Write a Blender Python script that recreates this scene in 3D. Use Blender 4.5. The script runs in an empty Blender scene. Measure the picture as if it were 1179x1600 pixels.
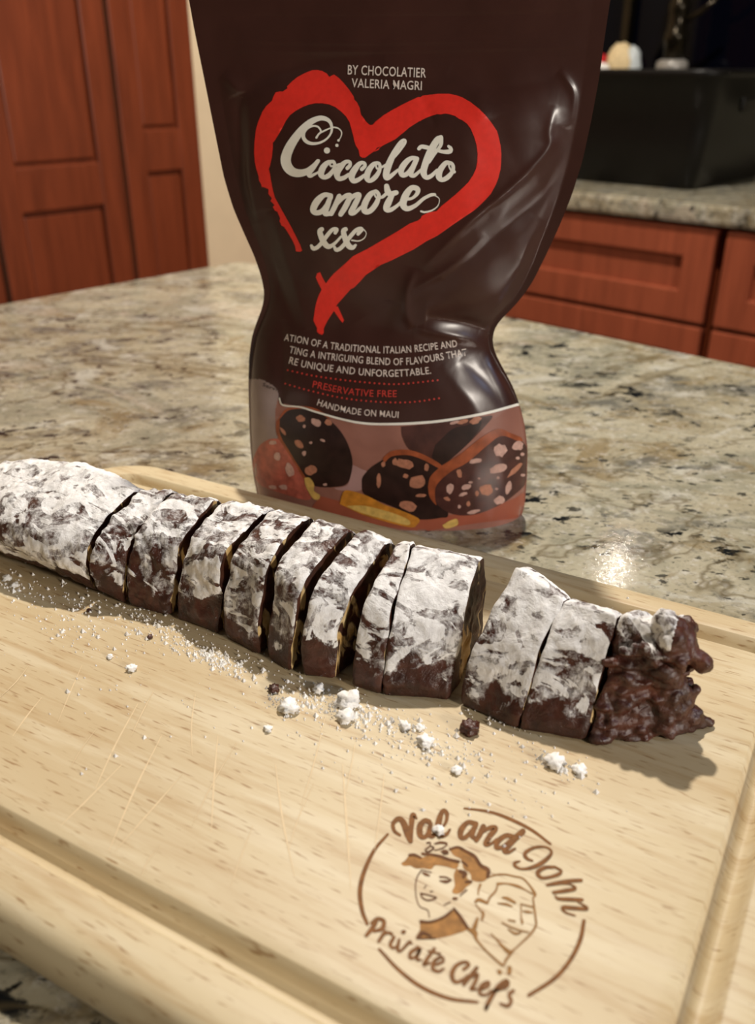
import bpy, bmesh, math, random
import numpy as np
from mathutils import Vector, Matrix
from mathutils.bvhtree import BVHTree
from mathutils.geometry import delaunay_2d_cdt

random.seed(7)
rng = np.random.default_rng(7)
S = bpy.context.scene
COL = S.collection
Z0 = 0.92                      # height of the worktops above the floor

# ------------------------------------------------------------------ camera
F, CX, CY = 1400.0, 589.5, 800.0          # focal length in pixels of the 1179 x 1600 frame
PITCH = math.atan(695 / 1400)
CAM_H = 0.21                               # lens height above the worktop
cam = bpy.data.cameras.new('camera')
cam.sensor_fit = 'HORIZONTAL'; cam.sensor_width = 36
cam.lens = F / 1179 * 36
cam.clip_start = 0.01; cam.clip_end = 50
cam.dof.use_dof = True
cam.dof.focus_distance = 0.335
cam.dof.aperture_fstop = 16.0
camo = bpy.data.objects.new('camera', cam); COL.objects.link(camo)
camo.location = (0, 0, CAM_H + Z0)
camo.rotation_euler = (math.pi / 2 - PITCH, 0, 0)
S.camera = camo

# ------------------------------------------------------------------ world, lamps, exposure
S.view_settings.view_transform = 'Standard'
S.view_settings.look = 'None'
S.view_settings.exposure = -0.80
S.view_settings.gamma = 1.0
S.view_settings.use_curve_mapping = False
W = bpy.data.worlds.new('room_light'); S.world = W; W.use_nodes = True
bg = W.node_tree.nodes['Background']
bg.inputs[0].default_value = (1.0, 0.90, 0.80, 1); bg.inputs[1].default_value = 0.07

def downlight(x, y, power, size=0.16, col=(1, 0.91, 0.80), z=1.52):
    l = bpy.data.lights.new('ceiling_or_fill_lamp', 'AREA'); l.shape = 'DISK'; l.size = size
    l.energy = power; l.color = col
    o = bpy.data.objects.new('ceiling_or_fill_lamp', l); COL.objects.link(o)
    o.location = (x, y, z + Z0)
    return o
downlight(0.10, 1.13, 66, 0.07)
downlight(0.634, 2.072, 1.3, 0.035, z=1.0)                    # lamp over the sink
downlight(-0.75, 0.45, 3)
downlight(-0.6, 1.9, 3)
front = downlight(1.55, -1.25, 58, 0.30, z=0.74)                  # unseen low fill lamp, added behind the photographer to light the pouch front
front.rotation_euler = (Vector((0.03, 0.40, 0.1)) - Vector((1.55, -1.25, 0.74))).to_track_quat('-Z', 'Y').to_euler()
cool = downlight(0.95, 0.02, 3.2, 0.07, (0.50, 0.68, 1.0), 0.62)     # cool LED lamp standing off to the right
cool.rotation_euler = (Vector((0.05, 0.36, 0.08)) - Vector((0.95, 0.02, 0.62))).to_track_quat('-Z', 'Y').to_euler()

# ------------------------------------------------------------------ geometry helpers
def ray(px, py):
    x = (px - CX) / F; y = (py - CY) / F
    c, s = math.cos(PITCH), math.sin(PITCH)
    return np.array([x, c - y * s, -s - y * c])
EYE = np.array([0, 0, CAM_H])
def onz(px, py, z=0.0):
    d = ray(px, py); return EYE + (z - CAM_H) / d[2] * d
def onplane(px, py, n, c):
    d = ray(px, py); n = np.asarray(n); return EYE + (c - n @ EYE) / (n @ d) * d
def project(P):
    P = np.asarray(P) - EYE
    c, s = math.cos(PITCH), math.sin(PITCH)
    f = P[..., 1] * c - P[..., 2] * s; dn = -P[..., 1] * s - P[..., 2] * c
    return np.stack([CX + F * P[..., 0] / f, CY + F * dn / f], -1)

def frame(deg):
    a = math.radians(deg)
    return np.array([math.cos(a), math.sin(a), 0]), np.array([-math.sin(a), math.cos(a), 0])
BOARD_A = -29.6
BU, BN = frame(BOARD_A)          # along the board, across the board
ROOM_A = -43.1
E1, E2 = frame(ROOM_A)           # along the back wall, towards the back wall
def bp(u, n, z): return BU * u + BN * n + np.array([0, 0, z])
def rp(a, b, z): return E1 * a + E2 * b + np.array([0, 0, z])

def _hash(ix, iy, iz, seed):
    h = (ix.astype(np.int64) * 374761393 + iy.astype(np.int64) * 668265263 + iz.astype(np.int64) * 2147483647 + seed * 974711) & 0xffffffff
    h = ((h ^ (h >> 13)) * 1274126177) & 0xffffffff
    return ((h ^ (h >> 16)) & 0xffff) / 65535.0
def vnoise(P, scale, seed=0):
    P = np.asarray(P) * scale + 100.0
    I = np.floor(P).astype(np.int64); f = P - I; f = f * f * (3 - 2 * f)
    r = 0
    for dx in (0, 1):
        for dy in (0, 1):
            for dz in (0, 1):
                w = (f[..., 0] if dx else 1 - f[..., 0]) * (f[..., 1] if dy else 1 - f[..., 1]) * (f[..., 2] if dz else 1 - f[..., 2])
                r = r + w * _hash(I[..., 0] + dx, I[..., 1] + dy, I[..., 2] + dz, seed)
    return r * 2 - 1
def fbm(P, scale, oct=4, seed=0, gain=0.5):
    r = 0; a = 1.0
    for k in range(oct):
        r = r + a * vnoise(P, scale * 2 ** k, seed + k); a *= gain
    return r

def thing(name, label, cat, loc=(0, 0, 0), rot=0.0, group=None, kind=None):
    o = bpy.data.objects.new(name, None); COL.objects.link(o)
    o.empty_display_size = 0.02
    o.location = (loc[0], loc[1], loc[2] + Z0); o.rotation_euler = (0, 0, math.radians(rot))
    if label: o['label'] = label
    if cat: o['category'] = cat
    if group: o['group'] = group
    if kind: o['kind'] = kind
    return o
def tag(o, label=None, cat=None, group=None, kind=None):
    if label: o['label'] = label
    if cat: o['category'] = cat
    if group: o['group'] = group
    if kind: o['kind'] = kind
    return o
def world_of(o):
    m = Matrix.Translation(o.location) @ o.rotation_euler.to_matrix().to_4x4()
    return (world_of(o.parent) @ m) if o.parent else m
def build(name, verts, faces, mat, parent=None, smooth=True, loc=None, rot=0.0, mats=None, mat_idx=None):
    """verts in worktop coordinates (z=0 on the worktop); stored local to the parent or to loc."""
    v = np.asarray(verts, float).reshape(-1, 3) + np.array([0, 0, Z0])
    o = bpy.data.objects.new(name, bpy.data.meshes.new(name)); COL.objects.link(o)
    if parent is not None:
        o.parent = parent; M = world_of(parent)
    else:
        l = loc if loc is not None else (v.mean(0)[0], v.mean(0)[1], v[:, 2].min() - Z0)
        o.location = (l[0], l[1], l[2] + Z0); o.rotation_euler = (0, 0, math.radians(rot)); M = world_of(o)
    Mi = np.array(M.inverted()); v = v @ Mi[:3, :3].T + Mi[:3, 3]
    me = o.data
    me.from_pydata(v.tolist(), [], [list(map(int, f)) for f in faces])
    for m in (mats or [mat]): me.materials.append(m)
    if mat_idx is not None: me.polygons.foreach_set('material_index', np.asarray(mat_idx, np.int32))
    me.polygons.foreach_set('use_smooth', np.full(len(me.polygons), smooth))
    me.update()
    return o
def fix_normals(o):
    bm = bmesh.new(); bm.from_mesh(o.data); bmesh.ops.recalc_face_normals(bm, faces=bm.faces); bm.to_mesh(o.data); bm.free()

class MB:
    """collects boxes and turned shapes that make up ONE part"""
    def __init__(s): s.v = []; s.f = []
    def add(s, v, f):
        k = len(s.v); s.v += [list(p) for p in v]; s.f += [[i + k for i in q] for q in f]; return s
    def box(s, fr, a0, a1, b0, b1, z0, z1, bev=0.0):
        A, B = fr
        P = []
        if bev <= 0:
            for z in (z0, z1):
                for a, b in ((a0, b0), (a1, b0), (a1, b1), (a0, b1)): P.append(A * a + B * b + np.array([0, 0, z]))
            return s.add(P, [(0, 3, 2, 1), (4, 5, 6, 7), (0, 1, 5, 4), (1, 2, 6, 5), (2, 3, 7, 6), (3, 0, 4, 7)])
        bm = bmesh.new(); bmesh.ops.create_cube(bm, size=1)
        for v in bm.verts: v.co = Vector(((a0 + a1) / 2 + v.co.x * (a1 - a0), (b0 + b1) / 2 + v.co.y * (b1 - b0), (z0 + z1) / 2 + v.co.z * (z1 - z0)))
        bmesh.ops.bevel(bm, geom=bm.edges[:], offset=bev, segments=2, affect='EDGES', profile=0.6)
        bm.verts.index_update()
        P = [A * v.co.x + B * v.co.y + np.array([0, 0, v.co.z]) for v in bm.verts]
        Fc = [[v.index for v in f.verts] for f in bm.faces]; bm.free()
        return s.add(P, Fc)
    def lathe(s, c, prof, n=32):
        P = []; Fc = []
        for r, z in prof:
            for k in range(n):
                t = 2 * math.pi * k / n; P.append((c[0] + r * math.cos(t), c[1] + r * math.sin(t), c[2] + z))
        for i in range(len(prof) - 1):
            for k in range(n):
                Fc.append((i * n + k, i * n + (k + 1) % n, (i + 1) * n + (k + 1) % n, (i + 1) * n + k))
        Fc.append(list(range(n))[::-1]); Fc.append([(len(prof) - 1) * n + k for k in range(n)])
        return s.add(P, Fc)
    def build(s, name, mat, parent=None, smooth=False, **k):
        return build(name, s.v, s.f, mat, parent, smooth, **k)

def rrect_loops(fr, a0, a1, b0, b1, rad, prof, n=10):
    """lofted rounded rectangle: prof = list of (inset, z)"""
    A, B = fr; P = []; Fc = []
    for d, z in prof:
        r = max(rad - d, 0.003)
        cs = [(a1 - d - r, b1 - d - r, 0), (a0 + d + r, b1 - d - r, 90), (a0 + d + r, b0 + d + r, 180), (a1 - d - r, b0 + d + r, 270)]
        for ca, cb, st in cs:
            for k in range(n + 1):
                t = math.radians(st + 90 * k / n)
                P.append(A * (ca + r * math.cos(t)) + B * (cb + r * math.sin(t)) + np.array([0, 0, z]))
    m = 4 * (n + 1)
    for i in range(len(prof) - 1):
        for k in range(m): Fc.append((i * m + k, i * m + (k + 1) % m, (i + 1) * m + (k + 1) % m, (i + 1) * m + k))
    Fc.append(list(range(m))[::-1]); Fc.append([(len(prof) - 1) * m + k for k in range(m)])
    return P, Fc

# ------------------------------------------------------------------ materials
def srgb(r, g, b):
    def f(c):
        c /= 255.0
        return c / 12.92 if c <= 0.04045 else ((c + 0.055) / 1.055) ** 2.4
    return (f(r), f(g), f(b), 1.0)
class NT:
    def __init__(s, name):
        s.m = bpy.data.materials.new(name); s.m.use_nodes = True
        s.t = s.m.node_tree; s.b = s.t.nodes['Principled BSDF']
    def n(s, typ, **kw):
        q = s.t.nodes.new(typ)
        for k, v in kw.items():
            if k.startswith('i_'):
                key = k[2:].replace('_', ' ')
                q.inputs[int(key) if key.isdigit() else key].default_value = v
            else: setattr(q, k, v)
        return q
    def l(s, a, b): s.t.links.new(a, b)
    def coords(s, space='object', scale=(1, 1, 1), rot=(0, 0, 0)):
        mp = s.n('ShaderNodeMapping'); mp.inputs['Scale'].default_value = scale; mp.inputs['Rotation'].default_value = rot
        if space == 'world': s.l(s.n('ShaderNodeNewGeometry').outputs['Position'], mp.inputs[0])
        else: s.l(s.n('ShaderNodeTexCoord').outputs['Object'], mp.inputs[0])
        return mp.outputs[0]
    def board_coords(s, scale=(1, 1, 1), tilt=0.0):
        a = s.coords('world', (1, 1, 1), (0, 0, math.radians(29.6)))
        mp = s.n('ShaderNodeMapping'); mp.inputs['Scale'].default_value = scale; mp.inputs['Rotation'].default_value = (0, 0, tilt); s.l(a, mp.inputs[0]); return mp.outputs[0]
    def noise(s, co, scale, detail=4, rough=0.5, dist=0.0):
        q = s.n('ShaderNodeTexNoise', i_Scale=scale, i_Detail=detail, i_Roughness=rough, i_Distortion=dist); s.l(co, q.inputs['Vector']); return q.outputs['Fac']
    def voro(s, co, scale, feature='F1', out='Distance', rnd=1.0):
        q = s.n('ShaderNodeTexVoronoi', feature=feature, i_Scale=scale, i_Randomness=rnd); s.l(co, q.inputs['Vector']); return q.outputs[out]
    def ramp(s, fac, stops, interp='LINEAR'):
        q = s.n('ShaderNodeValToRGB'); e = q.color_ramp.elements; q.color_ramp.interpolation = interp
        while len(e) < len(stops): e.new(0.5)
        for k, (p, c) in enumerate(stops):
            e[k].position = p; e[k].color = c if len(c) == 4 else (*c, 1)
        s.l(fac, q.inputs[0]); return q.outputs[0]
    def mask(s, fac, lo, hi): return s.ramp(fac, [(lo, (0, 0, 0)), (hi, (1, 1, 1))])
    def mix(s, fac, a, b, mode='MIX'):
        q = s.n('ShaderNodeMix', data_type='RGBA', blend_type=mode)
        for sock, val in ((0, fac), (6, a), (7, b)):
            if isinstance(val, (tuple, float, int)): q.inputs[sock].default_value = val
            else: s.l(val, q.inputs[sock])
        return q.outputs[2]
    def math(s, op, a, b=0.0, clamp=False):
        q = s.n('ShaderNodeMath', operation=op, use_clamp=clamp)
        for k, val in ((0, a), (1, b)):
            if isinstance(val, (float, int)): q.inputs[k].default_value = val
            else: s.l(val, q.inputs[k])
        return q.outputs[0]
    def attr(s, name): return s.n('ShaderNodeAttribute', attribute_name=name).outputs['Fac']
    def bump(s, h, strength, dist, prev=None):
        q = s.n('ShaderNodeBump', i_Strength=strength, i_Distance=dist); s.l(h, q.inputs['Height'])
        if prev is not None: s.l(prev, q.inputs['Normal'])
        s.l(q.outputs[0], s.b.inputs['Normal']); return q.outputs[0]
    def set(s, color=None, rough=None, metal=None, spec=None, coat=None, coat_rough=None):
        for key, val in (('Base Color', color), ('Roughness', rough), ('Metallic', metal), ('Specular IOR Level', spec), ('Coat Weight', coat), ('Coat Roughness', coat_rough)):
            if val is None: continue
            if isinstance(val, (tuple, float, int)): s.b.inputs[key].default_value = val
            else: s.l(val, s.b.inputs[key])
        return s.m
def plain(name, c, rough=0.5, metal=0.0, spec=0.5, coat=0.0, vary=0.12, scale=60, bump=0.0):
    t = NT(name); co = t.coords('object'); nz = t.noise(co, scale, 3)
    d = tuple(x * (1 - vary) for x in c[:3]) + (1,); e = tuple(min(1, x * (1 + vary)) for x in c[:3]) + (1,)
    t.set(t.ramp(nz, [(0.3, d), (0.7, e)]), rough, metal, spec, coat)
    if bump: t.bump(nz, bump, 0.001)
    return t.m

def make_granite():
    t = NT('granite')
    co = t.coords('world', (1, 1, 1), (0, 0, 0.55))
    cs = t.coords('world', (0.8, 1.15, 1), (0, 0, 0.10))
    cr = t.coords('world', (0.75, 1.2, 1), (0, 0, -0.45))
    base = t.ramp(t.noise(cs, 8, 6, 0.62, 0.7), [(0.32, srgb(126, 122, 108)), (0.43, srgb(170, 160, 132)), (0.52, srgb(188, 180, 154)), (0.60, srgb(152, 148, 126)), (0.70, srgb(196, 182, 160))])
    base = t.mix(t.math('MULTIPLY', t.mask(t.noise(cs, 26, 6, 0.66, 0.6), 0.54, 0.64), 0.8), base, srgb(206, 202, 186))
    base = t.mix(t.math('MULTIPLY', t.mask(t.noise(co, 20, 6, 0.68, 0.8), 0.53, 0.64), 0.75), base, srgb(142, 122, 84))
    base = t.mix(t.math('MULTIPLY', t.mask(t.noise(cr, 22, 6, 0.68, 0.6), 0.54, 0.64), 0.85), base, srgb(104, 102, 94))
    base = t.mix(t.math('MULTIPLY', t.mask(t.noise(co, 300, 3, 0.6), 0.54, 0.68), 0.55), base, srgb(104, 100, 86))
    base = t.mix(t.math('MULTIPLY', t.mask(t.noise(co, 170, 4, 0.65), 0.56, 0.68), 0.55), base, srgb(220, 214, 200))
    zone = t.mask(t.noise(cr, 11, 4, 0.6, 0.5), 0.44, 0.56)
    dmask = t.math('MULTIPLY', t.mask(t.noise(cs, 58, 5, 0.64, 0.35), 0.565, 0.60), zone)
    base = t.mix(dmask, base, srgb(28, 30, 31))
    base = t.mix(t.math('MULTIPLY', t.mask(t.noise(cr, 130, 4, 0.6, 0.2), 0.615, 0.65), 0.85), base, srgb(40, 40, 37))
    vm = t.math('MULTIPLY', t.ramp(t.noise(cr, 4.5, 5, 0.6, 0.8), [(0.488, (0, 0, 0)), (0.50, (1, 1, 1)), (0.512, (0, 0, 0))]), 0.7)
    base = t.mix(vm, base, srgb(108, 94, 66))
    base = t.mix(1.0, base, (0.80, 0.81, 0.84, 1), 'MULTIPLY')
    t.set(base, t.ramp(t.noise(co, 260, 3), [(0.35, (0.05, 0.05, 0.05)), (0.7, (0.18, 0.18, 0.18))]), None, 0.5)
    t.bump(t.noise(co, 420, 3), 0.12, 0.0006)
    return t.m
def make_board_wood():
    t = NT('board_wood')
    band = t.noise(t.coords('object', (0.25, 1, 1)), 26, 2, 0.5)
    c = t.ramp(band, [(0.30, srgb(206, 180, 140)), (0.5, srgb(216, 194, 158)), (0.7, srgb(224, 204, 168))])
    wav = t.noise(t.coords('object', (2.2, 26, 6)), 9, 5, 0.6, 0.35)
    c = t.mix(t.math('MULTIPLY', t.mask(wav, 0.50, 0.66), 0.55), c, srgb(190, 156, 112))
    pale = t.noise(t.coords('object', (1.6, 15, 5), (0, 0, 0.04)), 7, 4, 0.6, 0.3)
    c = t.mix(t.math('MULTIPLY', t.mask(pale, 0.52, 0.66), 0.6), c, srgb(234, 218, 188))
    fl = t.noise(t.coords('object', (26, 230, 60), (0, 0, 0.06)), 4.2, 2, 0.5)
    c = t.mix(t.math('MULTIPLY', t.mask(fl, 0.61, 0.71), 0.7), c, srgb(150, 106, 58))
    c = t.mix(1.0, c, (0.83, 0.85, 0.83, 1), 'MULTIPLY')
    t.set(c, 0.46, None, 0.35)
    t.bump(fl, 0.10, 0.0004)
    return t.m
def make_cherry(name, dark, light):
    t = NT(name)
    w = t.noise(t.coords('object', (14, 14, 1.2)), 3.2, 5, 0.6, 0.7)
    c = t.ramp(w, [(0.3, dark), (0.7, light)])
    fine = t.noise(t.coords('object', (120, 120, 3)), 3, 3, 0.6)
    c = t.mix(t.math('MULTIPLY', t.mask(fine, 0.5, 0.7), 0.3), c, tuple(x * 0.6 for x in dark[:3]) + (1,))
    t.set(c, 0.38, None, 0.4); t.bump(fine, 0.05, 0.0005)
    return t.m
def make_crust():
    t = NT('sugared_chocolate')
    co = t.coords('world')
    cov = t.math('SUBTRACT', t.attr('sugar'), 0.5)
    n1 = t.noise(t.board_coords((0.62, 1.15, 1.0), 0.35), 62, 4, 0.52, 2.6)
    n2 = t.noise(co, 420, 5, 0.70, 0.3)
    n3 = t.noise(t.board_coords((1.0, 1.0, 0.8), -0.4), 95, 5, 0.62, 1.2)
    n2c = t.math('SUBTRACT', n2, 0.5)
    v = t.math('ADD', n1, t.math('MULTIPLY', cov, 0.40))
    v = t.math('ADD', v, t.math('MULTIPLY', n2c, 0.16))
    thick = t.ramp(v, [(0.515, (0, 0, 0)), (0.56, (1, 1, 1))])
    w = t.math('ADD', n3, t.math('MULTIPLY', cov, 0.42))
    w = t.math('ADD', w, t.math('MULTIPLY', n2c, 0.55))
    thin = t.math('MULTIPLY', t.ramp(w, [(0.46, (0, 0, 0)), (0.66, (1, 1, 1))]), 0.80)
    m = t.math('MAXIMUM', thick, thin)
    choc = t.ramp(t.noise(co, 130, 5, 0.6), [(0.3, srgb(46, 24, 17)), (0.6, srgb(78, 43, 32)), (0.8, srgb(102, 64, 50))])
    white = t.ramp(n2, [(0.25, srgb(214, 211, 210)), (0.6, srgb(248, 247, 246))])
    t.set(t.mix(m, choc, white), t.ramp(m, [(0.0, (0.34, 0.34, 0.34)), (0.5, (0.92, 0.92, 0.92))]), None, 0.5)
    h = t.math('ADD', t.math('MULTIPLY', m, 0.6), t.math('ADD', t.math('MULTIPLY', n2, 0.5), n3))
    t.bump(h, 0.6, 0.0013)
    return t.m
def make_cutface():
    t = NT('cut_chocolate')
    co = t.coords('world', (1, 1, 1)); st = t.coords('object', (1.0, 1.0, 0.42))
    n = t.noise(co, 200, 5, 0.6)
    choc = t.ramp(n, [(0.3, srgb(34, 16, 10)), (0.7, srgb(88, 50, 34))])
    cell = t.noise(st, 130, 3, 0.5, 0.7)
    bis = t.mask(cell, 0.545, 0.585)
    bc = t.ramp(t.noise(co, 260, 4), [(0.3, srgb(196, 158, 96)), (0.7, srgb(232, 208, 158))])
    t.set(t.mix(bis, choc, bc), 0.55, None, 0.4)
    t.bump(t.math('ADD', n, t.math('MULTIPLY', bis, 0.6)), 0.7, 0.0012)
    return t.m
def make_wet():
    t = NT('moist_chocolate')
    co = t.coords('world'); n = t.noise(co, 260, 6, 0.62, 0.5)
    b = t.noise(co, 90, 4, 0.6)
    c = t.ramp(b, [(0.3, srgb(44, 21, 15)), (0.6, srgb(86, 46, 33)), (0.8, srgb(116, 68, 50))])
    t.set(c, t.ramp(n, [(0.3, (0.2, 0.2, 0.2)), (0.7, (0.5, 0.5, 0.5))]), None, 0.6)
    t.bump(n, 0.6, 0.0014)
    return t.m
def make_film(name, c, rough=0.24):
    t = NT(name); co = t.coords('object')
    n = t.noise(co, 38, 4, 0.55, 0.5)
    d = tuple(x * 0.86 for x in c[:3]) + (1,); e = tuple(min(1, x * 1.12) for x in c[:3]) + (1,)
    t.set(t.ramp(n, [(0.3, d), (0.7, e)]), rough, None, 0.32, 0.08, 0.15)
    t.bump(t.noise(co, 55, 3, 0.5, 0.4), 0.12, 0.0016)
    return t.m
def ink(name, c, rough=0.32, vary=0.05, spec=0.45, scale=400):
    return plain(name, c, rough, 0, spec, 0.0, vary, scale)

GRANITE = make_granite(); BOARDWOOD = make_board_wood()
CHERRY = make_cherry('cherry_wood', srgb(98, 44, 23), srgb(124, 58, 32))
CHERRY2 = make_cherry('cherry_wood_light', srgb(132, 66, 44), srgb(156, 80, 54))
CRUST = make_crust(); CUT = make_cutface(); WET = make_wet()
FILM = make_film('dark_brown_film', srgb(62, 36, 30), 0.3)
FILM_PIC = make_film('picture_film', srgb(150, 102, 88), 0.3)
FILM_LILAC = make_film('pale_side_film', srgb(150, 132, 128), 0.3)
SUGAR = plain('icing_sugar', srgb(246, 244, 240), 0.95, 0, 0.2, 0, 0.03, 900, 0.3)
WALL = plain('cream_wall', srgb(216, 196, 164), 0.8, 0, 0.2, 0, 0.03, 20)
FLOORM = plain('floor_tile', srgb(150, 120, 92), 0.4, 0, 0.4, 0, 0.1, 3)
BLACKP = plain('black_plastic', srgb(13, 11, 9), 0.42, 0, 0.22, 0, 0.1, 40)
GLASS = plain('night_window_glass', srgb(4, 5, 13), 0.06, 0, 0.1, 0, 0.05, 4)
BRONZE = plain('dark_bronze', srgb(46, 40, 30), 0.22, 0.8, 0.5, 0, 0.1, 30)
STEEL = plain('brushed_grey_metal', srgb(150, 146, 140), 0.35, 0.2, 0.5, 0, 0.05, 60)

# ------------------------------------------------------------------ the room
fr_room = (E1, E2); fr_board = (BU, BN); fr_w = (np.array([1., 0, 0]), np.array([0, 1., 0]))
tag(MB().box(fr_room, -1.62, 2.4, -2.6, 2.3, -Z0 - 0.04, -Z0).build('floor', FLOORM), kind='structure', label='brown tiled kitchen floor')
tag(MB().box(fr_room, -1.74, -1.62, -2.6, 2.3, -Z0, 1.6).build('wall_left', WALL), kind='structure', label='cream wall beside the tall cherry cabinets')
wb = MB().box(fr_room, -1.74, 2.4, 2.24, 2.36, -Z0, 0.17)
wb.box(fr_room, -1.74, -1.54, 2.24, 2.36, 0.17, 1.6).box(fr_room, -1.54, 2.4, 2.24, 2.36, 1.3, 1.6)
tag(wb.build('wall_back', WALL), kind='structure', label='cream back wall around the dark window')
win = thing('window_1', 'dark night-time window above the back worktop', None, rp(-0.3, 2.25, 0.17), ROOM_A, kind='structure')
MB().box(fr_room, -1.52, 2.35, 2.275, 2.285, 0.18, 1.29).build('pane', GLASS, win)
for a in (-1.53, -1.27, -0.25, 0.5, 1.25, 2.36):
    MB().box(fr_room, a - 0.011, a + 0.011, 2.25, 2.30, 0.18, 1.29, 0.003).build('window_mullion', BRONZE, win)
for z in (0.178, 1.29):
    MB().box(fr_room, -1.54, 2.38, 2.25, 2.30, z - 0.012, z + 0.012, 0.003).build('window_rail', BRONZE, win)
tag(MB().box(fr_room, -1.62, 2.38, 2.10, 2.25, 0.0, 0.188, 0.006).build('trim_1', GRANITE), kind='structure', label='raised granite ledge under the dark window')

# island worktop and the cabinet below it
P, Fc = rrect_loops(fr_room, -0.885, 1.25, -1.0, 0.7035, 0.03,
                    [(0.012, -0.036), (0.004, -0.034), (0.0, -0.028), (0.0, -0.010), (0.003, -0.003), (0.010, 0.0)])
tag(build('island_worktop', P, Fc, GRANITE, smooth=False), 'speckled beige granite island worktop under the cutting board', 'worktop')
isl = thing('island_cabinet', 'cherry wood cabinet carrying the granite island worktop', 'cabinet', rp(0.2, -0.15, -Z0), ROOM_A)
MB().box(fr_room, -0.84, 1.2, -0.95, 0.66, -Z0, -0.037).build('carcass', CHERRY, isl)
for k in range(4):
    MB().box(fr_room, -0.80 + k * 0.5, -0.34 + k * 0.5, 0.661, 0.68, -Z0 + 0.1, -0.07, 0.004).build('door', CHERRY2, isl)

# back counter
P, Fc = rrect_loops(fr_room, -1.615, 2.3, 1.55, 2.10, 0.004,
                    [(0.008, -0.034), (0.002, -0.032), (0.0, -0.026), (0.0, -0.008), (0.002, -0.002), (0.008, 0.0)])
tag(build('back_worktop', P, Fc, GRANITE, smooth=False), 'granite worktop on the back cabinets with the black tub', 'worktop')
def base_cabinet(a0, a1, label):
    t = thing('base_cabinet', label, 'cabinet', rp((a0 + a1) / 2, 1.85, -Z0), ROOM_A, group='back cabinets')
    MB().box(fr_room, a0, a1, 1.585, 2.09, -Z0, -0.036).build('carcass', CHERRY, t)
    def front(name, z0, z1):
        b0, b1 = 1.560, 1.584
        w = 0.055
        d = MB().box(fr_room, a0 + 0.006, a1 - 0.006, b0 + 0.010, b1, z0, z1, 0.0).build(name, CHERRY2, t)
        for (x0, x1, y0, y1) in ((a0 + 0.006, a1 - 0.006, z1 - w + 0.003, z1), (a0 + 0.006, a1 - 0.006, z0, z0 + w),):
            MB().box(fr_room, x0, x1, b0, b0 + 0.012, y0, y1, 0.004).build('rail', CHERRY2, d)
        for (x0, x1) in ((a0 + 0.006, a0 + 0.006 + w), (a1 - 0.006 - w, a1 - 0.006)):
            MB().box(fr_room, x0, x1, b0 - 0.0004, b0 + 0.012, z0, z1, 0.004).build('stile', CHERRY2, d)
        if z1 - z0 > 0.3:
            MB().box(fr_room, a0 + 0.08, a1 - 0.08, b0 + 0.006, b0 + 0.012, z0 + 0.08, z1 - 0.08, 0.003).build('panel', CHERRY2, d)
    front('drawer_front', -0.205, -0.040)
    front('door', -Z0 + 0.10, -0.212)
    MB().box(fr_room, a0, a1, 1.60, 1.62, -Z0, -Z0 + 0.095).build('toe_kick', CHERRY, t)
    return t
base_cabinet(-1.135, -0.657, 'red-brown cabinet with drawer below the black tub, left of the gap')
base_cabinet(-0.650, -0.172, 'red-brown cabinet at the right edge, right of the dark gap')
base_cabinet(-1.613, -1.142, 'red-brown cabinet in the back corner, mostly hidden by the pouch')

# tall cherry cabinets on the left
def tall_cabinet(b0, b1, zr, label, proud=0.0):
    t = thing('tall_cabinet', label, 'cabinet', rp(-1.61, (b0 + b1) / 2, -Z0), ROOM_A, group='tall cherry cabinets')
    a = -1.60 + proud
    MB().box(fr_room, -1.619, a - 0.021, b0, b1, -Z0, 1.35).build('carcass', CHERRY, t)
    d = MB().box(fr_room, a - 0.02, a - 0.010, b0 + 0.003, b1 - 0.003, -Z0 + 0.1, 1.34).build('door', CHERRY, t)
    w = 0.048
    for (y0, y1) in ((b0 + 0.003, b0 + 0.003 + w), (b1 - 0.003 - w, b1 - 0.003)):
        MB().box(fr_room, a - 0.0101, a, y0, y1, -Z0 + 0.1, 1.34, 0.003).build('stile', CHERRY, d)
    for z0, z1 in ((-Z0 + 0.1, -Z0 + 0.17), (zr, zr + 0.075), (1.27, 1.34)):
        MB().box(fr_room, a - 0.0101, a - 0.0005, b0 + 0.01, b1 - 0.01, z0, z1, 0.003).build('rail', CHERRY, d)
    for z0, z1 in ((-Z0 + 0.176, zr - 0.008), (zr + 0.083, 1.264)):
        MB().box(fr_room, a - 0.0101, a - 0.0065, b0 + w + 0.006, b1 - w - 0.006, z0, z1, 0.003).build('panel', CHERRY, d)
tall_cabinet(0.735, 1.000, -0.024, 'left tall cherry cabinet door with the lower rail')
tall_cabinet(1.004, 1.186, 0.026, 'right tall cherry cabinet door beside the cream wall strip')
tall_cabinet(0.466, 0.731, -0.024, 'tall cherry cabinet door cut off by the left picture edge')

# black tub on the back worktop, tap and oddments on the ledge
tub_prof = [(0.030, 0.001), (0.026, 0.004), (0.014, 0.10), (0.004, 0.192), (-0.010, 0.194), (-0.011, 0.204), (-0.006, 0.207), (0.004, 0.207), (0.010, 0.202), (0.020, 0.10), (0.034, 0.012)]
P, Fc = rrect_loops(fr_room, -1.30, -0.765, 1.69, 2.06, 0.045, tub_prof, 8)
tub = thing('dish_tub', 'large black plastic tub standing on the back worktop', 'tub', rp(-1.03, 1.875, 0.0), ROOM_A)
o = build('tub_body', P, Fc, BLACKP, tub); fix_normals(o)
MB().box(fr_room, -0.762, -0.752, 1.80, 1.95, 0.135, 0.16, 0.004).build('handle', BLACKP, tub, True)
q = onplane(1049, 104, E2, 2.165)
tapc = (q[0], q[1], 0.189)
tap = thing('kitchen_tap', 'dark bronze tap with a wide grey foot behind the black tub', 'tap', tapc)
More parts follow.
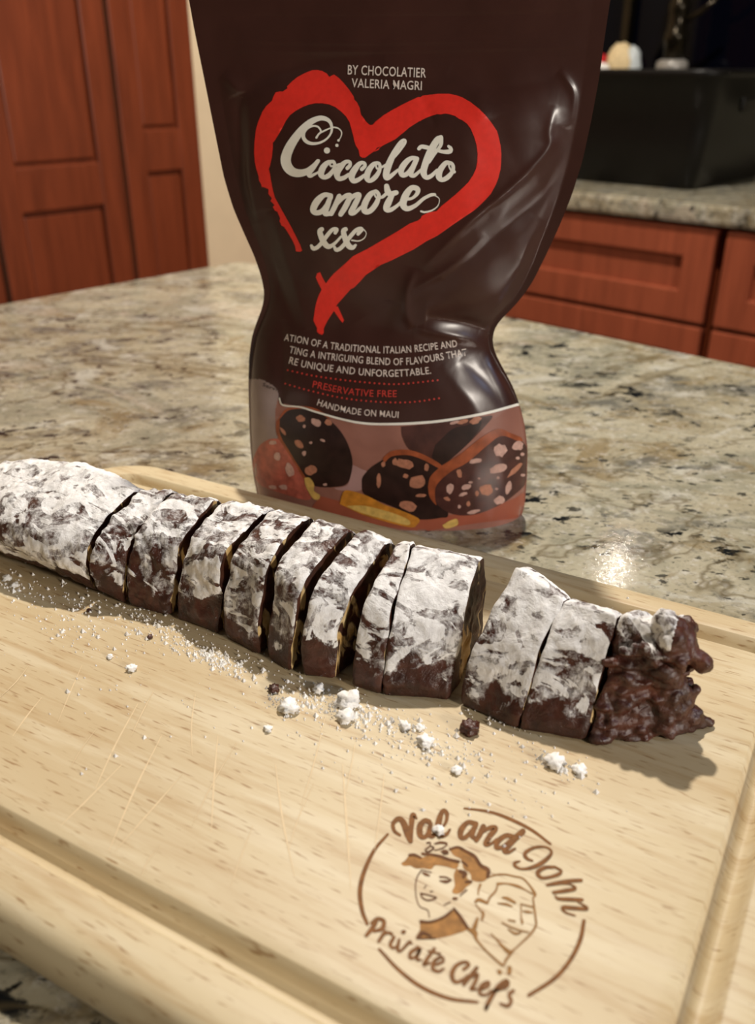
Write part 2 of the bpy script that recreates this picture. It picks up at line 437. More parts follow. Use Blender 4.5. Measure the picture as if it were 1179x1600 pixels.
MB().lathe(tapc, [(0.001, 0), (0.036, 0), (0.036, 0.028), (0.033, 0.034), (0.026, 0.037)]).build('foot', STEEL, tap, True)
MB().lathe(tapc, [(0.024, 0.036), (0.024, 0.07), (0.027, 0.075), (0.027, 0.09), (0.023, 0.096), (0.021, 0.13), (0.024, 0.137), (0.024, 0.15), (0.019, 0.158), (0.018, 0.26), (0.012, 0.27)]).build('column', BRONZE, tap, True)
arc = []
for k in range(15):
    t = math.pi * k / 14
    arc.append(np.array(tapc) + np.array([0, 0, 0.26]) + (-E2) * 0.075 * (1 - math.cos(t)) + np.array([0, 0, 0.09 * math.sin(t)]))
def tube(pts, rad, n=12):
    P = []; Fc = []
    pts = [np.asarray(p, float) for p in pts]
    for i, p in enumerate(pts):
        d = pts[min(i + 1, len(pts) - 1)] - pts[max(i - 1, 0)]; d /= np.linalg.norm(d) + 1e-12
        h = np.array([0, 0, 1.]) if abs(d[2]) < 0.9 else np.array([1., 0, 0])
        a = np.cross(d, h); a /= np.linalg.norm(a); b = np.cross(d, a)
        r = rad[i] if hasattr(rad, '__len__') else rad
        for k in range(n): P.append(p + r * (a * math.cos(2 * math.pi * k / n) + b * math.sin(2 * math.pi * k / n)))
    for i in range(len(pts) - 1):
        for k in range(n): Fc.append((i * n + k, i * n + (k + 1) % n, (i + 1) * n + (k + 1) % n, (i + 1) * n + k))
    Fc.append(list(range(n))[::-1]); Fc.append([(len(pts) - 1) * n + k for k in range(n)])
    return P, Fc
P, Fc = tube(arc, 0.012); o = build('spout', P, Fc, BRONZE, tap); fix_normals(o)
lev = [np.array(tapc) + [0, 0, 0.11], np.array(tapc) + E1 * 0.05 + [0, 0, 0.13], np.array(tapc) + E1 * 0.09 + [0, 0, 0.16]]
P, Fc = tube(lev, [0.008, 0.007, 0.005]); o = build('lever', P, Fc, BRONZE, tap); fix_normals(o)

def lump(name, c, rad, mat, seed=0, amp=0.25, sub=4, scale=None, parent=None, flat=True, freq=1.6):
    bm = bmesh.new(); bmesh.ops.create_icosphere(bm, subdivisions=sub, radius=1)
    v = np.array([q.co[:] for q in bm.verts]); bm.verts.index_update(); fc = [[q.index for q in f.verts] for f in bm.faces]; bm.free()
    rr = np.asarray(rad if hasattr(rad, '__len__') else (rad, rad, rad), float)
    nn = fbm(v + seed * 3.7, freq, 4, seed, 0.55)
    v = v * (1 + amp * nn)[:, None] * rr
    if flat: v[:, 2] = np.maximum(v[:, 2], -0.55 * rr[2])
    v[:, 2] -= v[:, 2].min()
    return build(name, v + np.asarray(c), fc, mat, parent, loc=c if parent is None else None)
YELLOWSP = plain('sponge_cream', srgb(214, 192, 150), 0.9, 0, 0.2, 0, 0.15, 200, 0.4)
GREYSP = plain('pale_grey_scourer', srgb(196, 204, 206), 0.5, 0, 0.5, 0, 0.1, 200, 0.3)
q = onplane(972, 104, E2, 2.165)
sp = thing('washing_sponge', 'cream and grey washing sponge on the window ledge', 'sponge', (q[0], q[1], 0.189), ROOM_A)
lump('foam', (q[0] - 0.006, q[1], 0.189), (0.033, 0.026, 0.046), YELLOWSP, 3, 0.16, 4, parent=sp)
lump('scourer', (q[0] + 0.022, q[1] - 0.01, 0.189), (0.019, 0.02, 0.042), GREYSP, 5, 0.2, 4, parent=sp)
q = onplane(936, 104, E2, 2.17)
tag(lump('red_cloth', (q[0], q[1] + 0.01, 0.1885), (0.03, 0.02, 0.032), plain('red_fabric', srgb(190, 30, 34), 0.8), 8, 0.25), 'crumpled red cloth on the window ledge beside the pouch', 'cloth')
q = onplane(935, 108, E2, 2.125)
tag(lump('white_cloth', (q[0] + 0.002, q[1], 0.1885), (0.036, 0.014, 0.02), plain('white_fabric', srgb(236, 232, 226), 0.8), 9, 0.25), 'small white cloth in front of the red cloth', 'cloth')

# ------------------------------------------------------------------ cutting board
UA0, UA1, NB0, NB1, BT = -0.349, 0.019, 0.0885, 0.3262, 0.020
board = thing('cutting_board', 'pale wooden cutting board with juice groove and burnt emblem', 'cutting board', bp((UA0 + UA1) / 2, (NB0 + NB1) / 2, 0), BOARD_A)
prof = [(0.006, 0.0002), (0.002, 0.002), (0.0, 0.006), (0.0, 0.0125), (0.0006, 0.0155), (0.002, 0.018), (0.004, 0.0194), (0.0065, 0.02), (0.0155, 0.02)]
for k in range(9):
    t = k / 8; prof.append((0.0162 + 0.0096 * t, 0.0198 - 0.0066 * math.sin(math.pi * t) ** 0.8))
prof += [(0.0264, 0.02), (0.03, 0.02)]
P, Fc = rrect_loops(fr_board, UA0, UA1, NB0, NB1, 0.034, prof, 14)
o = build('board_body', P, Fc, BOARDWOOD, board); fix_normals(o)
o.data.polygons.foreach_set('use_smooth', np.array([len(p.vertices) == 4 for p in o.data.polygons])); 

# --- strokes and outlines traced in the photograph, laid on real surfaces
def catmull(pts, step):
    pts = np.asarray(pts, float)
    if len(pts) < 3:
        L = np.linalg.norm(pts[-1, :2] - pts[0, :2]); k = max(2, int(L / step) + 1)
        return np.array([pts[0] + (pts[-1] - pts[0]) * t for t in np.linspace(0, 1, k)])
    Q = np.vstack([2 * pts[0] - pts[1], pts, 2 * pts[-1] - pts[-2]]); out = []
    for i in range(1, len(Q) - 2):
        p0, p1, p2, p3 = Q[i - 1:i + 3]
        k = max(2, int(np.linalg.norm(p2[:2] - p1[:2]) / step) + 1)
        for t in np.linspace(0, 1, k, endpoint=False):
            out.append(0.5 * (2 * p1 + (p2 - p0) * t + (2 * p0 - 5 * p1 + 4 * p2 - p3) * t * t + (3 * p1 - p0 - 3 * p2 + p3) * t ** 3))
    out.append(pts[-1]); return np.array(out)
class Decal:
    def __init__(s, mapper): s.map = mapper; s.v = []; s.f = []; s.k = 0
    def pt(s, x, y, lift):
        q = s.map(x, y, lift)
        if q is None: return -1
        s.v.append(q); return len(s.v) - 1
    def face(s, *ix):
        if min(ix) >= 0 and len(set(ix)) > 2: s.f.append(ix)
    def ribbon(s, pts, org=(0, 0), sc=1.0, lift=0.0002, step=1.3, wmul=1.0):
        p = np.asarray(pts, float); s.k += 1; lift = lift + s.k * 5e-6       # each stroke its own layer of ink
        p = np.column_stack([org[0] + p[:, 0] / sc, org[1] + p[:, 1] / sc, p[:, 2] / sc * wmul])
        c = catmull(p, step); c[:, 2] = np.maximum(c[:, 2], 0.5)
        d = np.gradient(c[:, :2], axis=0); d /= np.linalg.norm(d, axis=1)[:, None] + 1e-9
        nn = np.column_stack([-d[:, 1], d[:, 0]])
        cols = np.linspace(-0.5, 0.5, 5 if p[:, 2].max() > 6 else 3); prev = None
        for i in range(len(c)):
            row = [s.pt(*(c[i, :2] + nn[i] * c[i, 2] * k), lift) for k in cols]
            if prev:
                for a in range(len(cols) - 1): s.face(prev[a], prev[a + 1], row[a + 1], row[a])
            prev = row
        for e in (0, -1): s.disc(c[e, 0], c[e, 1], c[e, 2] / 2, lift + (2 if e else -2) * 1e-6)
        return s
    def disc(s, x, y, r, lift=0.0002, n=10, ry=None, rot=0.0, jit=0.0):
        ry = r if ry is None else ry
        c = s.pt(x, y, lift); ring = []
        ca, sa = math.cos(math.radians(rot)), math.sin(math.radians(rot))
        for k in range(n):
            t = 2 * math.pi * k / n; j = 1 + (random.uniform(-jit, jit) if jit else 0)
            a, b = r * j * math.cos(t), ry * j * math.sin(t)
            ring.append(s.pt(x + a * ca - b * sa, y + a * sa + b * ca, lift))
        for k in range(n): s.face(c, ring[k], ring[(k + 1) % n])
        return s
    def poly(s, pts, lift=0.0002, grid=5.0, smooth=None, rough=0.0):
        p = np.asarray(pts, float)
        if smooth: 
            c = catmull(np.vstack([p, p[:1]]), smooth); p = c[:-1]
        if rough: p = p + rng.normal(0, rough, p.shape)
        n = len(p); V = [Vector(q) for q in p]; Ed = [(i, (i + 1) % n) for i in range(n)]
        x0, y0 = p.min(0); x1, y1 = p.max(0)
        gx, gy = np.meshgrid(np.arange(x0 + grid / 2, x1, grid), np.arange(y0 + grid / 2, y1, grid))
        G = np.column_stack([gx.ravel(), gy.ravel()])
        ins = np.zeros(len(G), bool); j = n - 1
        for i in range(n):
            xi, yi = p[i]; xj, yj = p[j]
            cr = ((yi > G[:, 1]) != (yj > G[:, 1])) & (G[:, 0] < (xj - xi) * (G[:, 1] - yi) / (yj - yi + 1e-12) + xi)
            ins ^= cr; j = i
        V += [Vector(q) for q in G[ins]]
        r = delaunay_2d_cdt(V, Ed, [list(range(n))], 1, 1e-5)
        ix = [s.pt(q[0], q[1], lift) for q in r[0]]
        for f in r[2]: s.face(*[ix[k] for k in f])
        return s
    def text(s, body, base, cap, lift=0.00025, bold=0.0):
        cu = bpy.data.curves.new('tmp_text', 'FONT'); cu.body = body; cu.offset = bold; cu.resolution_u = 3; cu.space_character = 1.06
        ob = bpy.data.objects.new('tmp_text', cu); COL.objects.link(ob)
        dg = bpy.context.evaluated_depsgraph_get(); ev = ob.evaluated_get(dg); me = ev.to_mesh()
        v = np.array([q.co[:2] for q in me.vertices]); tr = [tuple(q.vertices) for q in me.polygons]
        ev.to_mesh_clear(); bpy.data.objects.remove(ob); bpy.data.curves.remove(cu)
        x0, x1 = v[:, 0].min(), v[:, 0].max(); H = 0.729
        b = catmull(np.asarray(base, float), 1.5); seg = np.linalg.norm(np.diff(b, axis=0), axis=1); L = np.concatenate([[0], np.cumsum(seg)])
        d = np.gradient(b, axis=0); d /= np.linalg.norm(d, axis=1)[:, None]
        t = (v[:, 0] - x0) / (x1 - x0) * L[-1]
        X = np.interp(t, L, b[:, 0]); Y = np.interp(t, L, b[:, 1]); DX = np.interp(t, L, d[:, 0]); DY = np.interp(t, L, d[:, 1])
        h = v[:, 1] / H * cap
        ix = [s.pt(X[i] + DY[i] * h[i], Y[i] - DX[i] * h[i], lift) for i in range(len(v))]
        for f in tr: s.face(*[ix[k] for k in f])
        return s
    def build(s, name, mat, parent, label=None):
        o = build(name, s.v, s.f, mat, parent, True); fix_normals(o)
        if label: o['label'] = label
        return o

def on_board(x, y, lift): 
    q = onz(x, y, BT); q[2] = BT + lift; return q
BURN = plain('burnt_wood', srgb(122, 78, 34), 0.6, 0, 0.2, 0, 0.25, 500)
BURNED = plain('deeply_burnt_wood', srgb(98, 58, 22), 0.6, 0, 0.2, 0, 0.3, 500)
BURN2 = plain('lightly_burnt_wood', srgb(146, 104, 52), 0.6, 0, 0.2, 0, 0.15, 500)
BURN3 = plain('scorched_fill', srgb(158, 112, 58), 0.6, 0, 0.2, 0, 0.3, 350)
R1 = ((530, 1220), 2.807); M1 = ((600, 1250), 5.359); M2 = ((780, 1300), 7.369); M3 = ((550, 1420), 4.367); M4 = ((615, 1300), 7.369); M5 = ((730, 1350), 8.892)
D = Decal(on_board)
for st in ([(212, 235, 10), (150, 310, 14), (105, 410, 18), (90, 490, 19), (100, 570, 17), (122, 628, 14)],
           [(548, 122, 8), (650, 135, 11), (740, 165, 14), (840, 215, 13), (925, 278, 10)],
           [(1072, 615, 15), (1055, 700, 18), (1010, 790, 17), (940, 870, 17), (830, 942, 15)],
           [(175, 740, 12), (260, 830, 15), (360, 905, 17), (480, 955, 16), (605, 972, 12)]):
    D = Decal(on_board); D.ribbon(st, *R1, lift=0.00008, wmul=1.1); D.build('emblem_arc', BURN, board, 'burnt arc of the emblem ring')
D = Decal(on_board)
for st in ([(130, 295, 18), (85, 260, 22), (75, 200, 26), (120, 160, 32), (160, 190, 38), (195, 280, 42), (220, 345, 32)], [(220, 345, 28), (225, 240, 32), (240, 130, 34), (270, 155, 14)],
           [(375, 185, 34), (340, 175, 30), (300, 220, 38), (300, 290, 38), (330, 315, 28), (370, 280, 28), (390, 200, 24)], [(390, 200, 24), (375, 280, 34), (400, 310, 24), (440, 280, 16)],
           [(440, 260, 18), (510, 200, 18), (525, 120, 26), (495, 90, 24), (465, 150, 36), (450, 240, 42), (470, 300, 32), (520, 290, 22), (550, 250, 14)],
           [(760, 200, 32), (700, 190, 28), (645, 250, 38), (640, 310, 32), (680, 315, 28), (740, 250, 24), (770, 200, 28)], [(770, 205, 28), (735, 290, 34), (760, 330, 22)],
           [(830, 225, 34), (800, 290, 34), (770, 340, 28)], [(790, 300, 14), (870, 240, 24), (930, 240, 34), (880, 310, 34), (850, 370, 34), (890, 370, 18), (940, 330, 14)],
           [(1080, 310, 28), (1020, 300, 28), (950, 350, 34), (940, 400, 28), (990, 395, 24), (1060, 340, 24), (1150, 270, 32)], [(1160, 265, 36), (1070, 350, 38), (1010, 420, 38), (1040, 440, 22), (1095, 410, 14)]):
    D.ribbon(st, *M1, lift=0.00012, wmul=1.35)
for st in ([(380, 335, 20), (320, 310, 34), (290, 260, 40), (340, 210, 34), (440, 175, 28), (540, 180, 20), (595, 220, 25), (585, 270, 35), (500, 350, 44), (380, 410, 38), (260, 430, 22), (185, 400, 30), (175, 360, 34), (235, 340, 15)],
           [(640, 405, 25), (520, 415, 38), (440, 470, 46), (480, 530, 34), (570, 525, 30), (680, 490, 38), (710, 450, 25), (640, 408, 25)],
           [(940, 560, 35), (800, 570, 40), (650, 595, 40), (545, 615, 25)], [(700, 600, 12), (820, 610, 15), (870, 655, 35), (760, 680, 40), (620, 700, 30)],
           [(950, 785, 35), (800, 780, 40), (670, 770, 30), (640, 730, 12)], [(900, 810, 12), (990, 860, 25), (1000, 890, 35), (860, 880, 40), (730, 875, 40), (760, 930, 22), (870, 965, 15)]):
    D.ribbon(st, *M2, lift=0.00012, wmul=1.1)
D.build('emblem_top_lettering', BURN, board, 'burnt script lettering along the top of the emblem')
D = Decal(on_board)
for st in ([(170, 75, 22), (140, 130, 28), (95, 185, 20)], [(130, 100, 15), (170, 70, 20), (215, 85, 25), (205, 135, 25), (150, 155, 18)],
           [(225, 155, 20), (200, 195, 22), (180, 225, 18)], [(205, 185, 12), (245, 165, 18), (270, 175, 20)],
           [(285, 195, 20), (260, 245, 22), (280, 270, 15), (310, 250, 12)], [(345, 162, 22), (355, 158, 22)],
           [(320, 215, 20), (310, 275, 22), (330, 290, 15), (390, 230, 20), (405, 240, 12)],
           [(450, 265, 20), (400, 300, 22), (395, 335, 20), (430, 330, 15), (465, 275, 18), (440, 345, 18), (470, 350, 12)],
           [(560, 275, 20), (500, 360, 22), (490, 385, 18), (530, 370, 12)], [(520, 290, 12), (600, 310, 14)],
           [(570, 385, 15), (620, 360, 18), (610, 330, 15), (560, 360, 22), (550, 410, 22), (590, 430, 18), (625, 410, 12)],
           [(760, 415, 20), (795, 385, 20), (770, 365, 18), (710, 390, 22), (680, 450, 28), (700, 500, 22), (750, 490, 18), (790, 455, 12)],
           [(850, 405, 22), (790, 480, 24), (760, 520, 20)], [(800, 475, 12), (855, 450, 20), (830, 520, 22), (810, 550, 20), (850, 550, 12)],
           [(880, 555, 14), (930, 525, 18), (925, 500, 15), (880, 530, 22), (870, 580, 20), (910, 590, 14), (950, 560, 12)],
           [(950, 570, 14), (1050, 530, 26), (1050, 495, 26), (990, 540, 26), (930, 640, 26), (910, 690, 20), (930, 650, 12)],
           [(1100, 560, 18), (1070, 590, 20), (1085, 630, 20), (1060, 665, 20), (1010, 650, 14)]):
    D.ribbon(st, *M3, lift=0.00012, wmul=1.15)
D.build('emblem_bottom_lettering', BURN, board, 'burnt script lettering along the bottom of the emblem')
def tr(pts, fr): (o, s) = fr; return [(o[0] + x / s, o[1] + y / s) for x, y in pts]
D = Decal(on_board)
D.poly(tr([(85, 360), (130, 330), (180, 270), (240, 265), (310, 300), (400, 265), (480, 260), (560, 290), (640, 320), (740, 330), (735, 410), (690, 425), (600, 400), (480, 385), (430, 430), (340, 420), (250, 420), (190, 390), (110, 390)], M4), 0.00006, 6, 3)
D.poly(tr([(640, 200), (740, 175), (830, 220), (930, 280), (1000, 380), (1090, 440), (1080, 530), (1010, 575), (900, 555), (880, 480), (800, 420), (780, 320), (690, 270)], M4), 0.00006, 6, 3)
D.poly(tr([(720, 420), (780, 460), (850, 480), (840, 530), (900, 580), (830, 640), (790, 690), (720, 715), (670, 690), (700, 620), (690, 500)], M4), 0.00006, 6, 3)
D.poly(tr([(690, 880), (770, 980), (850, 1110), (700, 1180), (480, 1230), (260, 1230), (300, 1130), (310, 1030), (420, 1040), (560, 990)], M4), 0.00006, 6, 3)
D.build('portrait_fill', BURN3, board, 'scorched hat, hair and jacket of the left portrait')
D = Decal(on_board)
for st in ([(320, 440, 10), (270, 520, 10), (250, 620, 10), (260, 760, 9), (300, 860, 9), (390, 905, 10), (410, 990, 8)],
           [(330, 470, 12), (370, 490, 26), (410, 505, 12)], [(330, 440, 8), (430, 470, 10)], [(530, 565, 10), (600, 575, 28), (660, 560, 10)], [(530, 520, 14), (600, 525, 14), (665, 555, 8)],
           [(375, 615, 7), (350, 650, 8)], [(420, 690, 10), (450, 685, 8)], [(310, 710, 14), (400, 730, 12), (490, 760, 12), (400, 790, 14), (330, 760, 14), (310, 710, 14)],
           [(690, 770, 24), (720, 770, 24)], [(580, 845, 8), (650, 810, 10)], [(760, 740, 8), (840, 670, 12)],
           [(180, 270, 22), (240, 268, 24), (310, 300, 20)], [(330, 255, 24), (420, 262, 20), (540, 285, 24), (640, 322, 24), (745, 345, 26)],
           [(640, 202, 16), (740, 180, 22), (830, 225, 24), (930, 285, 28), (1000, 385, 28), (1085, 440, 34), (1080, 520, 26)],
           [(380, 130, 12), (420, 125, 10), (410, 170, 12), (360, 210, 10), (400, 230, 14), (460, 190, 12), (430, 165, 10)], [(470, 140, 10), (540, 125, 20), (610, 135, 12), (590, 170, 10), (530, 200, 8), (470, 215, 8)], [(550, 230, 16), (600, 225, 26), (620, 250, 14), (570, 255, 12)],
           [(780, 340, 12), (820, 370, 18), (850, 400, 10)], [(760, 455, 28), (820, 480, 34), (800, 520, 26)], [(830, 580, 18), (890, 575, 22)],
           [(690, 885, 20), (770, 985, 26), (850, 1108, 24)], [(310, 1035, 26), (420, 1040, 20), (560, 992, 20), (670, 910, 16)], [(280, 1215, 24), (340, 1170, 30), (430, 1205, 12)], [(480, 1228, 10), (260, 1230, 10)]):
    D.ribbon(st, *M4, lift=0.0001, wmul=1.35)
D.build('portrait_lines_hat', BURNED, board, 'burnt line portrait of a smiling person in a flowered hat')
D = Decal(on_board)
for st in ([(300, 180, 14), (420, 150, 16), (540, 150, 16), (650, 175, 16), (770, 205, 16), (870, 310, 18), (935, 420, 30), (925, 460, 14)],
           [(910, 470, 14), (925, 600, 20), (945, 750, 20), (950, 860, 20), (880, 970, 20), (760, 1090, 16), (650, 1190, 16), (590, 1230, 40), (500, 1160, 30), (420, 1070, 18), (330, 970, 10)],
           [(420, 280, 26), (540, 275, 14), (690, 310, 26), (800, 360, 12), (900, 420, 12)], [(420, 290, 16), (390, 380, 16), (310, 470, 18), (280, 550, 14)],
           [(180, 290, 22), (155, 360, 16), (150, 430, 12)], [(110, 530, 22), (160, 500, 32), (270, 545, 26)], [(120, 570, 12), (180, 650, 12), (220, 690, 26), (200, 780, 20)],
           [(490, 470, 16), (560, 485, 30), (660, 540, 22)], [(420, 550, 10), (540, 565, 24), (620, 595, 12)], [(740, 560, 12), (900, 600, 14)], [(770, 660, 12), (840, 670, 24), (900, 680, 10)],
           [(745, 580, 12), (745, 720, 12), (760, 820, 26)], [(570, 780, 14), (660, 800, 16)], [(480, 820, 12), (600, 880, 14), (740, 930, 14), (850, 950, 10)], [(570, 910, 12), (660, 970, 22), (740, 960, 12)],
           [(0, 900, 26), (100, 960, 50), (130, 1060, 22), (280, 1230, 18), (480, 1410, 20)], [(620, 1230, 16), (540, 1330, 22), (500, 1420, 14)], [(140, 760, 22), (100, 880, 44)], [(440, 1500, 40), (450, 1510, 40)], [(585, 1450, 40), (580, 1510, 40)]):
    D.ribbon(st, *M5, lift=0.0001, wmul=1.5)
D.build('portrait_lines_head', BURN2, board, 'burnt line portrait of a smiling short-haired person')
# knife scratches
SCR = plain('knife_scratch', srgb(218, 196, 158), 0.55, 0, 0.3, 0, 0.05, 300)
D = Decal(on_board)
for (x0, y0, x1, y1, w) in ((65, 1090, 20, 1150, 1.2), (215, 1100, 150, 1230, 1.5), (190, 1195, 95, 1290, 1.6), (252, 1150, 170, 1330, 1.6), (285, 1210, 180, 1330, 1.4), (340, 1150, 330, 1300, 1.6), (430, 1195, 460, 1370, 1.8),
                            (535, 1195, 548, 1390, 2.0), (490, 1225, 450, 1330, 1.0), (395, 1290, 360, 1385, 1.0), (305, 1085, 300, 1180, 1.2), (250, 1320, 220, 1370, 1.0), (128, 1040, 90, 1130, 1.0), (510, 1110, 470, 1260, 1.0),
                            (370, 1160, 300, 1290, 1.0), (150, 1140, 110, 1200, 0.9), (600, 1210, 585, 1330, 1.1), (45, 1040, 0, 1090, 1.0), (555, 1160, 540, 1240, 0.9), (240, 1080, 205, 1150, 1.0)):
    m = ((x0 + x1) / 2 + random.uniform(-4, 4), (y0 + y1) / 2)
    D.ribbon([(x0, y0, w * 0.6), (m[0], m[1], w * 1.7), (x1, y1, w * 0.6)], lift=0.00004, step=12)
D.build('knife_scratches', SCR, board, 'pale knife scratches across the board')['kind'] = 'stuff'

# ------------------------------------------------------------------ chocolate log
NA = 144
def section(front):
    """closed cross-section of the log from its visible profile: ridge first, then down the front to the board"""
    (nr, zr) = front[0]
    back = [(front[-1][0] + 0.010, 0.0), (nr + 0.004, 0.0), (nr + 0.0095, 0.0012), (nr + 0.0125, zr * 0.35), (nr + 0.0115, zr * 0.68), (nr + 0.0065, zr * 0.93)]
    p = np.array([(n, z, 0.0) for n, z in list(front) + back])
    c = catmull(np.vstack([p, p[:1]]), 0.0004)
    L = np.concatenate([[0], np.cumsum(np.linalg.norm(np.diff(c[:, :2], axis=0), axis=1))])
    t = np.linspace(0, L[-1], NA, endpoint=False)
    return np.column_stack([np.interp(t, L, c[:, 0]), np.maximum(np.interp(t, L, c[:, 1]), 0.0)])
P1 = [(.2392, .0345), (.2202, .0285), (.2124, .0231), (.2080, .0129), (.2105, .0045), (.2140, .0005), (.2190, 0)]
P2 = [(.2415, .0356), (.2245, .0300), (.2170, .0225), (.2115, .0110), (.2115, .002), (.2130, 0)]
P3 = [(.2442, .0366), (.2293, .0319), (.2218, .0235), (.2150, .0110), (.2140, .002), (.2150, 0)]
P4 = [(.2450, .0381), (.2220, .0305), (.2170, .0200), (.2140, .0090), (.2135, .001), (.2145, 0)]
P5 = [(.2418, .0415), (.2196, .0341), (.2141, .0210), (.2108, .0080), (.2105, .001), (.2115, 0)]
P6 = [(.2419, .0409), (.2182, .0329), (.2107, .0205), (.2075, .0070), (.2075, .001), (.2085, 0)]
P7 = [(.2451, .0385), (.2254, .0309), (.2160, .0200), (.2115, .0065), (.2110, .001), (.2120, 0)]
P8 = [(.2440, .0401), (.2259, .0285), (.2175, .0180), (.2125, .0050), (.2120, .001), (.2130, 0)]
P9 = [(.2520, .0375), (.2400, .0300), (.2300, .0195), (.2225, .0060), (.2210, .001), (.2220, 0)]
P9L = [(.2464, .0418), (.2342, .0300), (.2262, .0195), (.2215, .0080), (.2205, .001), (.2215, 0)]
P10 = [(.2420, .0372), (.2322, .0282), (.2250, .0170), (.2190, .0050), (.2180, .001), (.2190, 0)]
P11 = [(.2400, .0375), (.2345, .0282), (.2295, .0165), (.2245, .0045), (.2235, .001), (.2245, 0)]
def scaled(p, cn, f, dz=0.0): return [(cn + (n - cn) * f, z * f + dz) for n, z in p]
def slices_mesh(stations, seed, rough, lump_amp, step=0.0007):
    us = np.array([q[0] for q in stations]); ks = np.array([q[1] for q in stations]); secs = np.array([section(q[2]) for q in stations])
    NU = max(14, int((us[-1] - us[0]) / step)); t = np.linspace(us[0], us[-1], NU)
    if len(stations) > 2: pass
    k = np.interp(t, us, ks)[:, None]
    n = np.stack([np.interp(t, us, secs[:, a, 0]) for a in range(NA)], 1); z = np.stack([np.interp(t, us, secs[:, a, 1]) for a in range(NA)], 1)
    if len(stations) > 2:
        for _ in range(3):
            n[1:-1] = (n[:-2] + 2 * n[1:-1] + n[2:]) / 4; z[1:-1] = (z[:-2] + 2 * z[1:-1] + z[2:]) / 4
    nm = n.mean(1, keepdims=True); zm = z.mean(1, keepdims=True)
    e = np.minimum(t - us[0], us[-1] - t)[:, None]; edge = 1 - 0.035 * np.clip(1 - e / 0.0014, 0, 1) ** 2
    n = nm + (n - nm) * edge; z = np.maximum(zm + (z - zm) * edge, 0)
    P = np.stack([t[:, None] + k * (n - 0.231), n, BT + 0.0005 + z], -1)
    d = lump_amp * rough * fbm(P, 60, 3, seed) + 0.00042 * rough * fbm(P, 340, 3, seed + 9)
    dirv = np.stack([0 * n, n - nm, z - zm], -1); dirv /= np.linalg.norm(dirv, axis=-1, keepdims=True) + 1e-9
    low = np.clip((z - 0.0005) / 0.004, 0, 1)
    P = P + dirv * (d * (0.25 + 0.75 * low))[..., None]
    P = P + dirv * (0.0016 * np.abs(fbm(P, 150, 3, seed + 40)) * np.clip((0.010 - z) / 0.006, 0, 1) * low)[..., None]
    ends = (e < 0.0009)
    P[..., 0] += 0.0007 * fbm(P, 130, 2, seed + 30) * ends
    P[..., 2] = np.maximum(P[..., 2], BT + 0.0004)
    return P, n, z
def log_piece(name, label, stations, sug, seed, rough=1.0, faces=(1, 1), lump_amp=0.0009, bare=0.011):
    P, n, z = slices_mesh(stations, seed, rough, lump_amp); NU = len(P)
    c0 = P.reshape(-1, 3).mean(0)
    base = thing(name, label, 'chocolate', bp(c0[0], c0[1], BT), BOARD_A, 'slices of the chocolate log')
    V = (P[..., 0:1] * BU + P[..., 1:2] * BN + np.array([0, 0, 1]) * P[..., 2:3]).reshape(-1, 3)
    Fc = [(i * NA + a, (i + 1) * NA + a, (i + 1) * NA + (a + 1) % NA, i * NA + (a + 1) % NA) for i in range(NU - 1) for a in range(NA)]
    o = build('sugared_crust', V, Fc, CRUST, base); fix_normals(o)
    zr = z.max(1, keepdims=True)
    cov = np.clip(0.515 + sug * 0.6 + 0.30 * (z / zr - 0.6), 0, 1)
    cov = np.clip(cov - 0.75 * np.clip((bare + 0.006 * fbm(P, 110, 3, seed + 70) - z) / 0.007, 0, 1), 0, 1)
    at = o.data.attributes.new('sugar', 'FLOAT', 'POINT'); at.data.foreach_set('value', cov.ravel().astype(np.float32))
    for side, on in ((0, faces[0]), (1, faces[1])):
        if not on: continue
        ring = P[-1 if side else 0]; cen = ring.mean(0); KR = 10; W_ = []
        for j in range(KR + 1):
            f = 1 - j / KR; q = cen + (ring - cen) * f
            if 0 < j: q = q + np.array([1, 0, 0]) * (0.0010 * fbm(q, 190, 3, seed + 50) * (1 if j > 1 else 0.4))[:, None] + (np.array([1, 0, 0]) if side else np.array([-1, 0, 0])) * 0.0003 * (1 - f)
            W_.append(q)
        W_ = np.array(W_); VV = (W_[..., 0:1] * BU + W_[..., 1:2] * BN + np.array([0, 0, 1]) * W_[..., 2:3]).reshape(-1, 3)
        ff = [(j * NA + a, j * NA + (a + 1) % NA, (j + 1) * NA + (a + 1) % NA, (j + 1) * NA + a) for j in range(KR) for a in range(NA)]
        build('cut_face', VV, ff if side else [q[::-1] for q in ff], CUT, base)
    return base
PE = [(.2404, .0385), (.2205, .0318), (.2090, .0250), (.2045, .0165), (.2085, .0075), (.2160, .0012), (.2220, 0)]
END_L = [(-0.340, 0, scaled(PE, 0.231, 0.10, 0.014)), (-0.3385, 0, scaled(PE, 0.231, 0.36, 0.009)), (-0.334, 0, scaled(PE, 0.231, 0.58, 0.005)), (-0.326, 0, scaled(PE, 0.230, 0.76, 0.002)), (-0.312, 0, scaled(PE, 0.230, 0.90, 0.0005)), (-0.297, 0, scaled(PE, 0.23, 0.97)), (-0.285, 0, PE), (-0.268, 0, scaled(PE, 0.23, 0.985)), (-0.2505, 0.0, P1)]
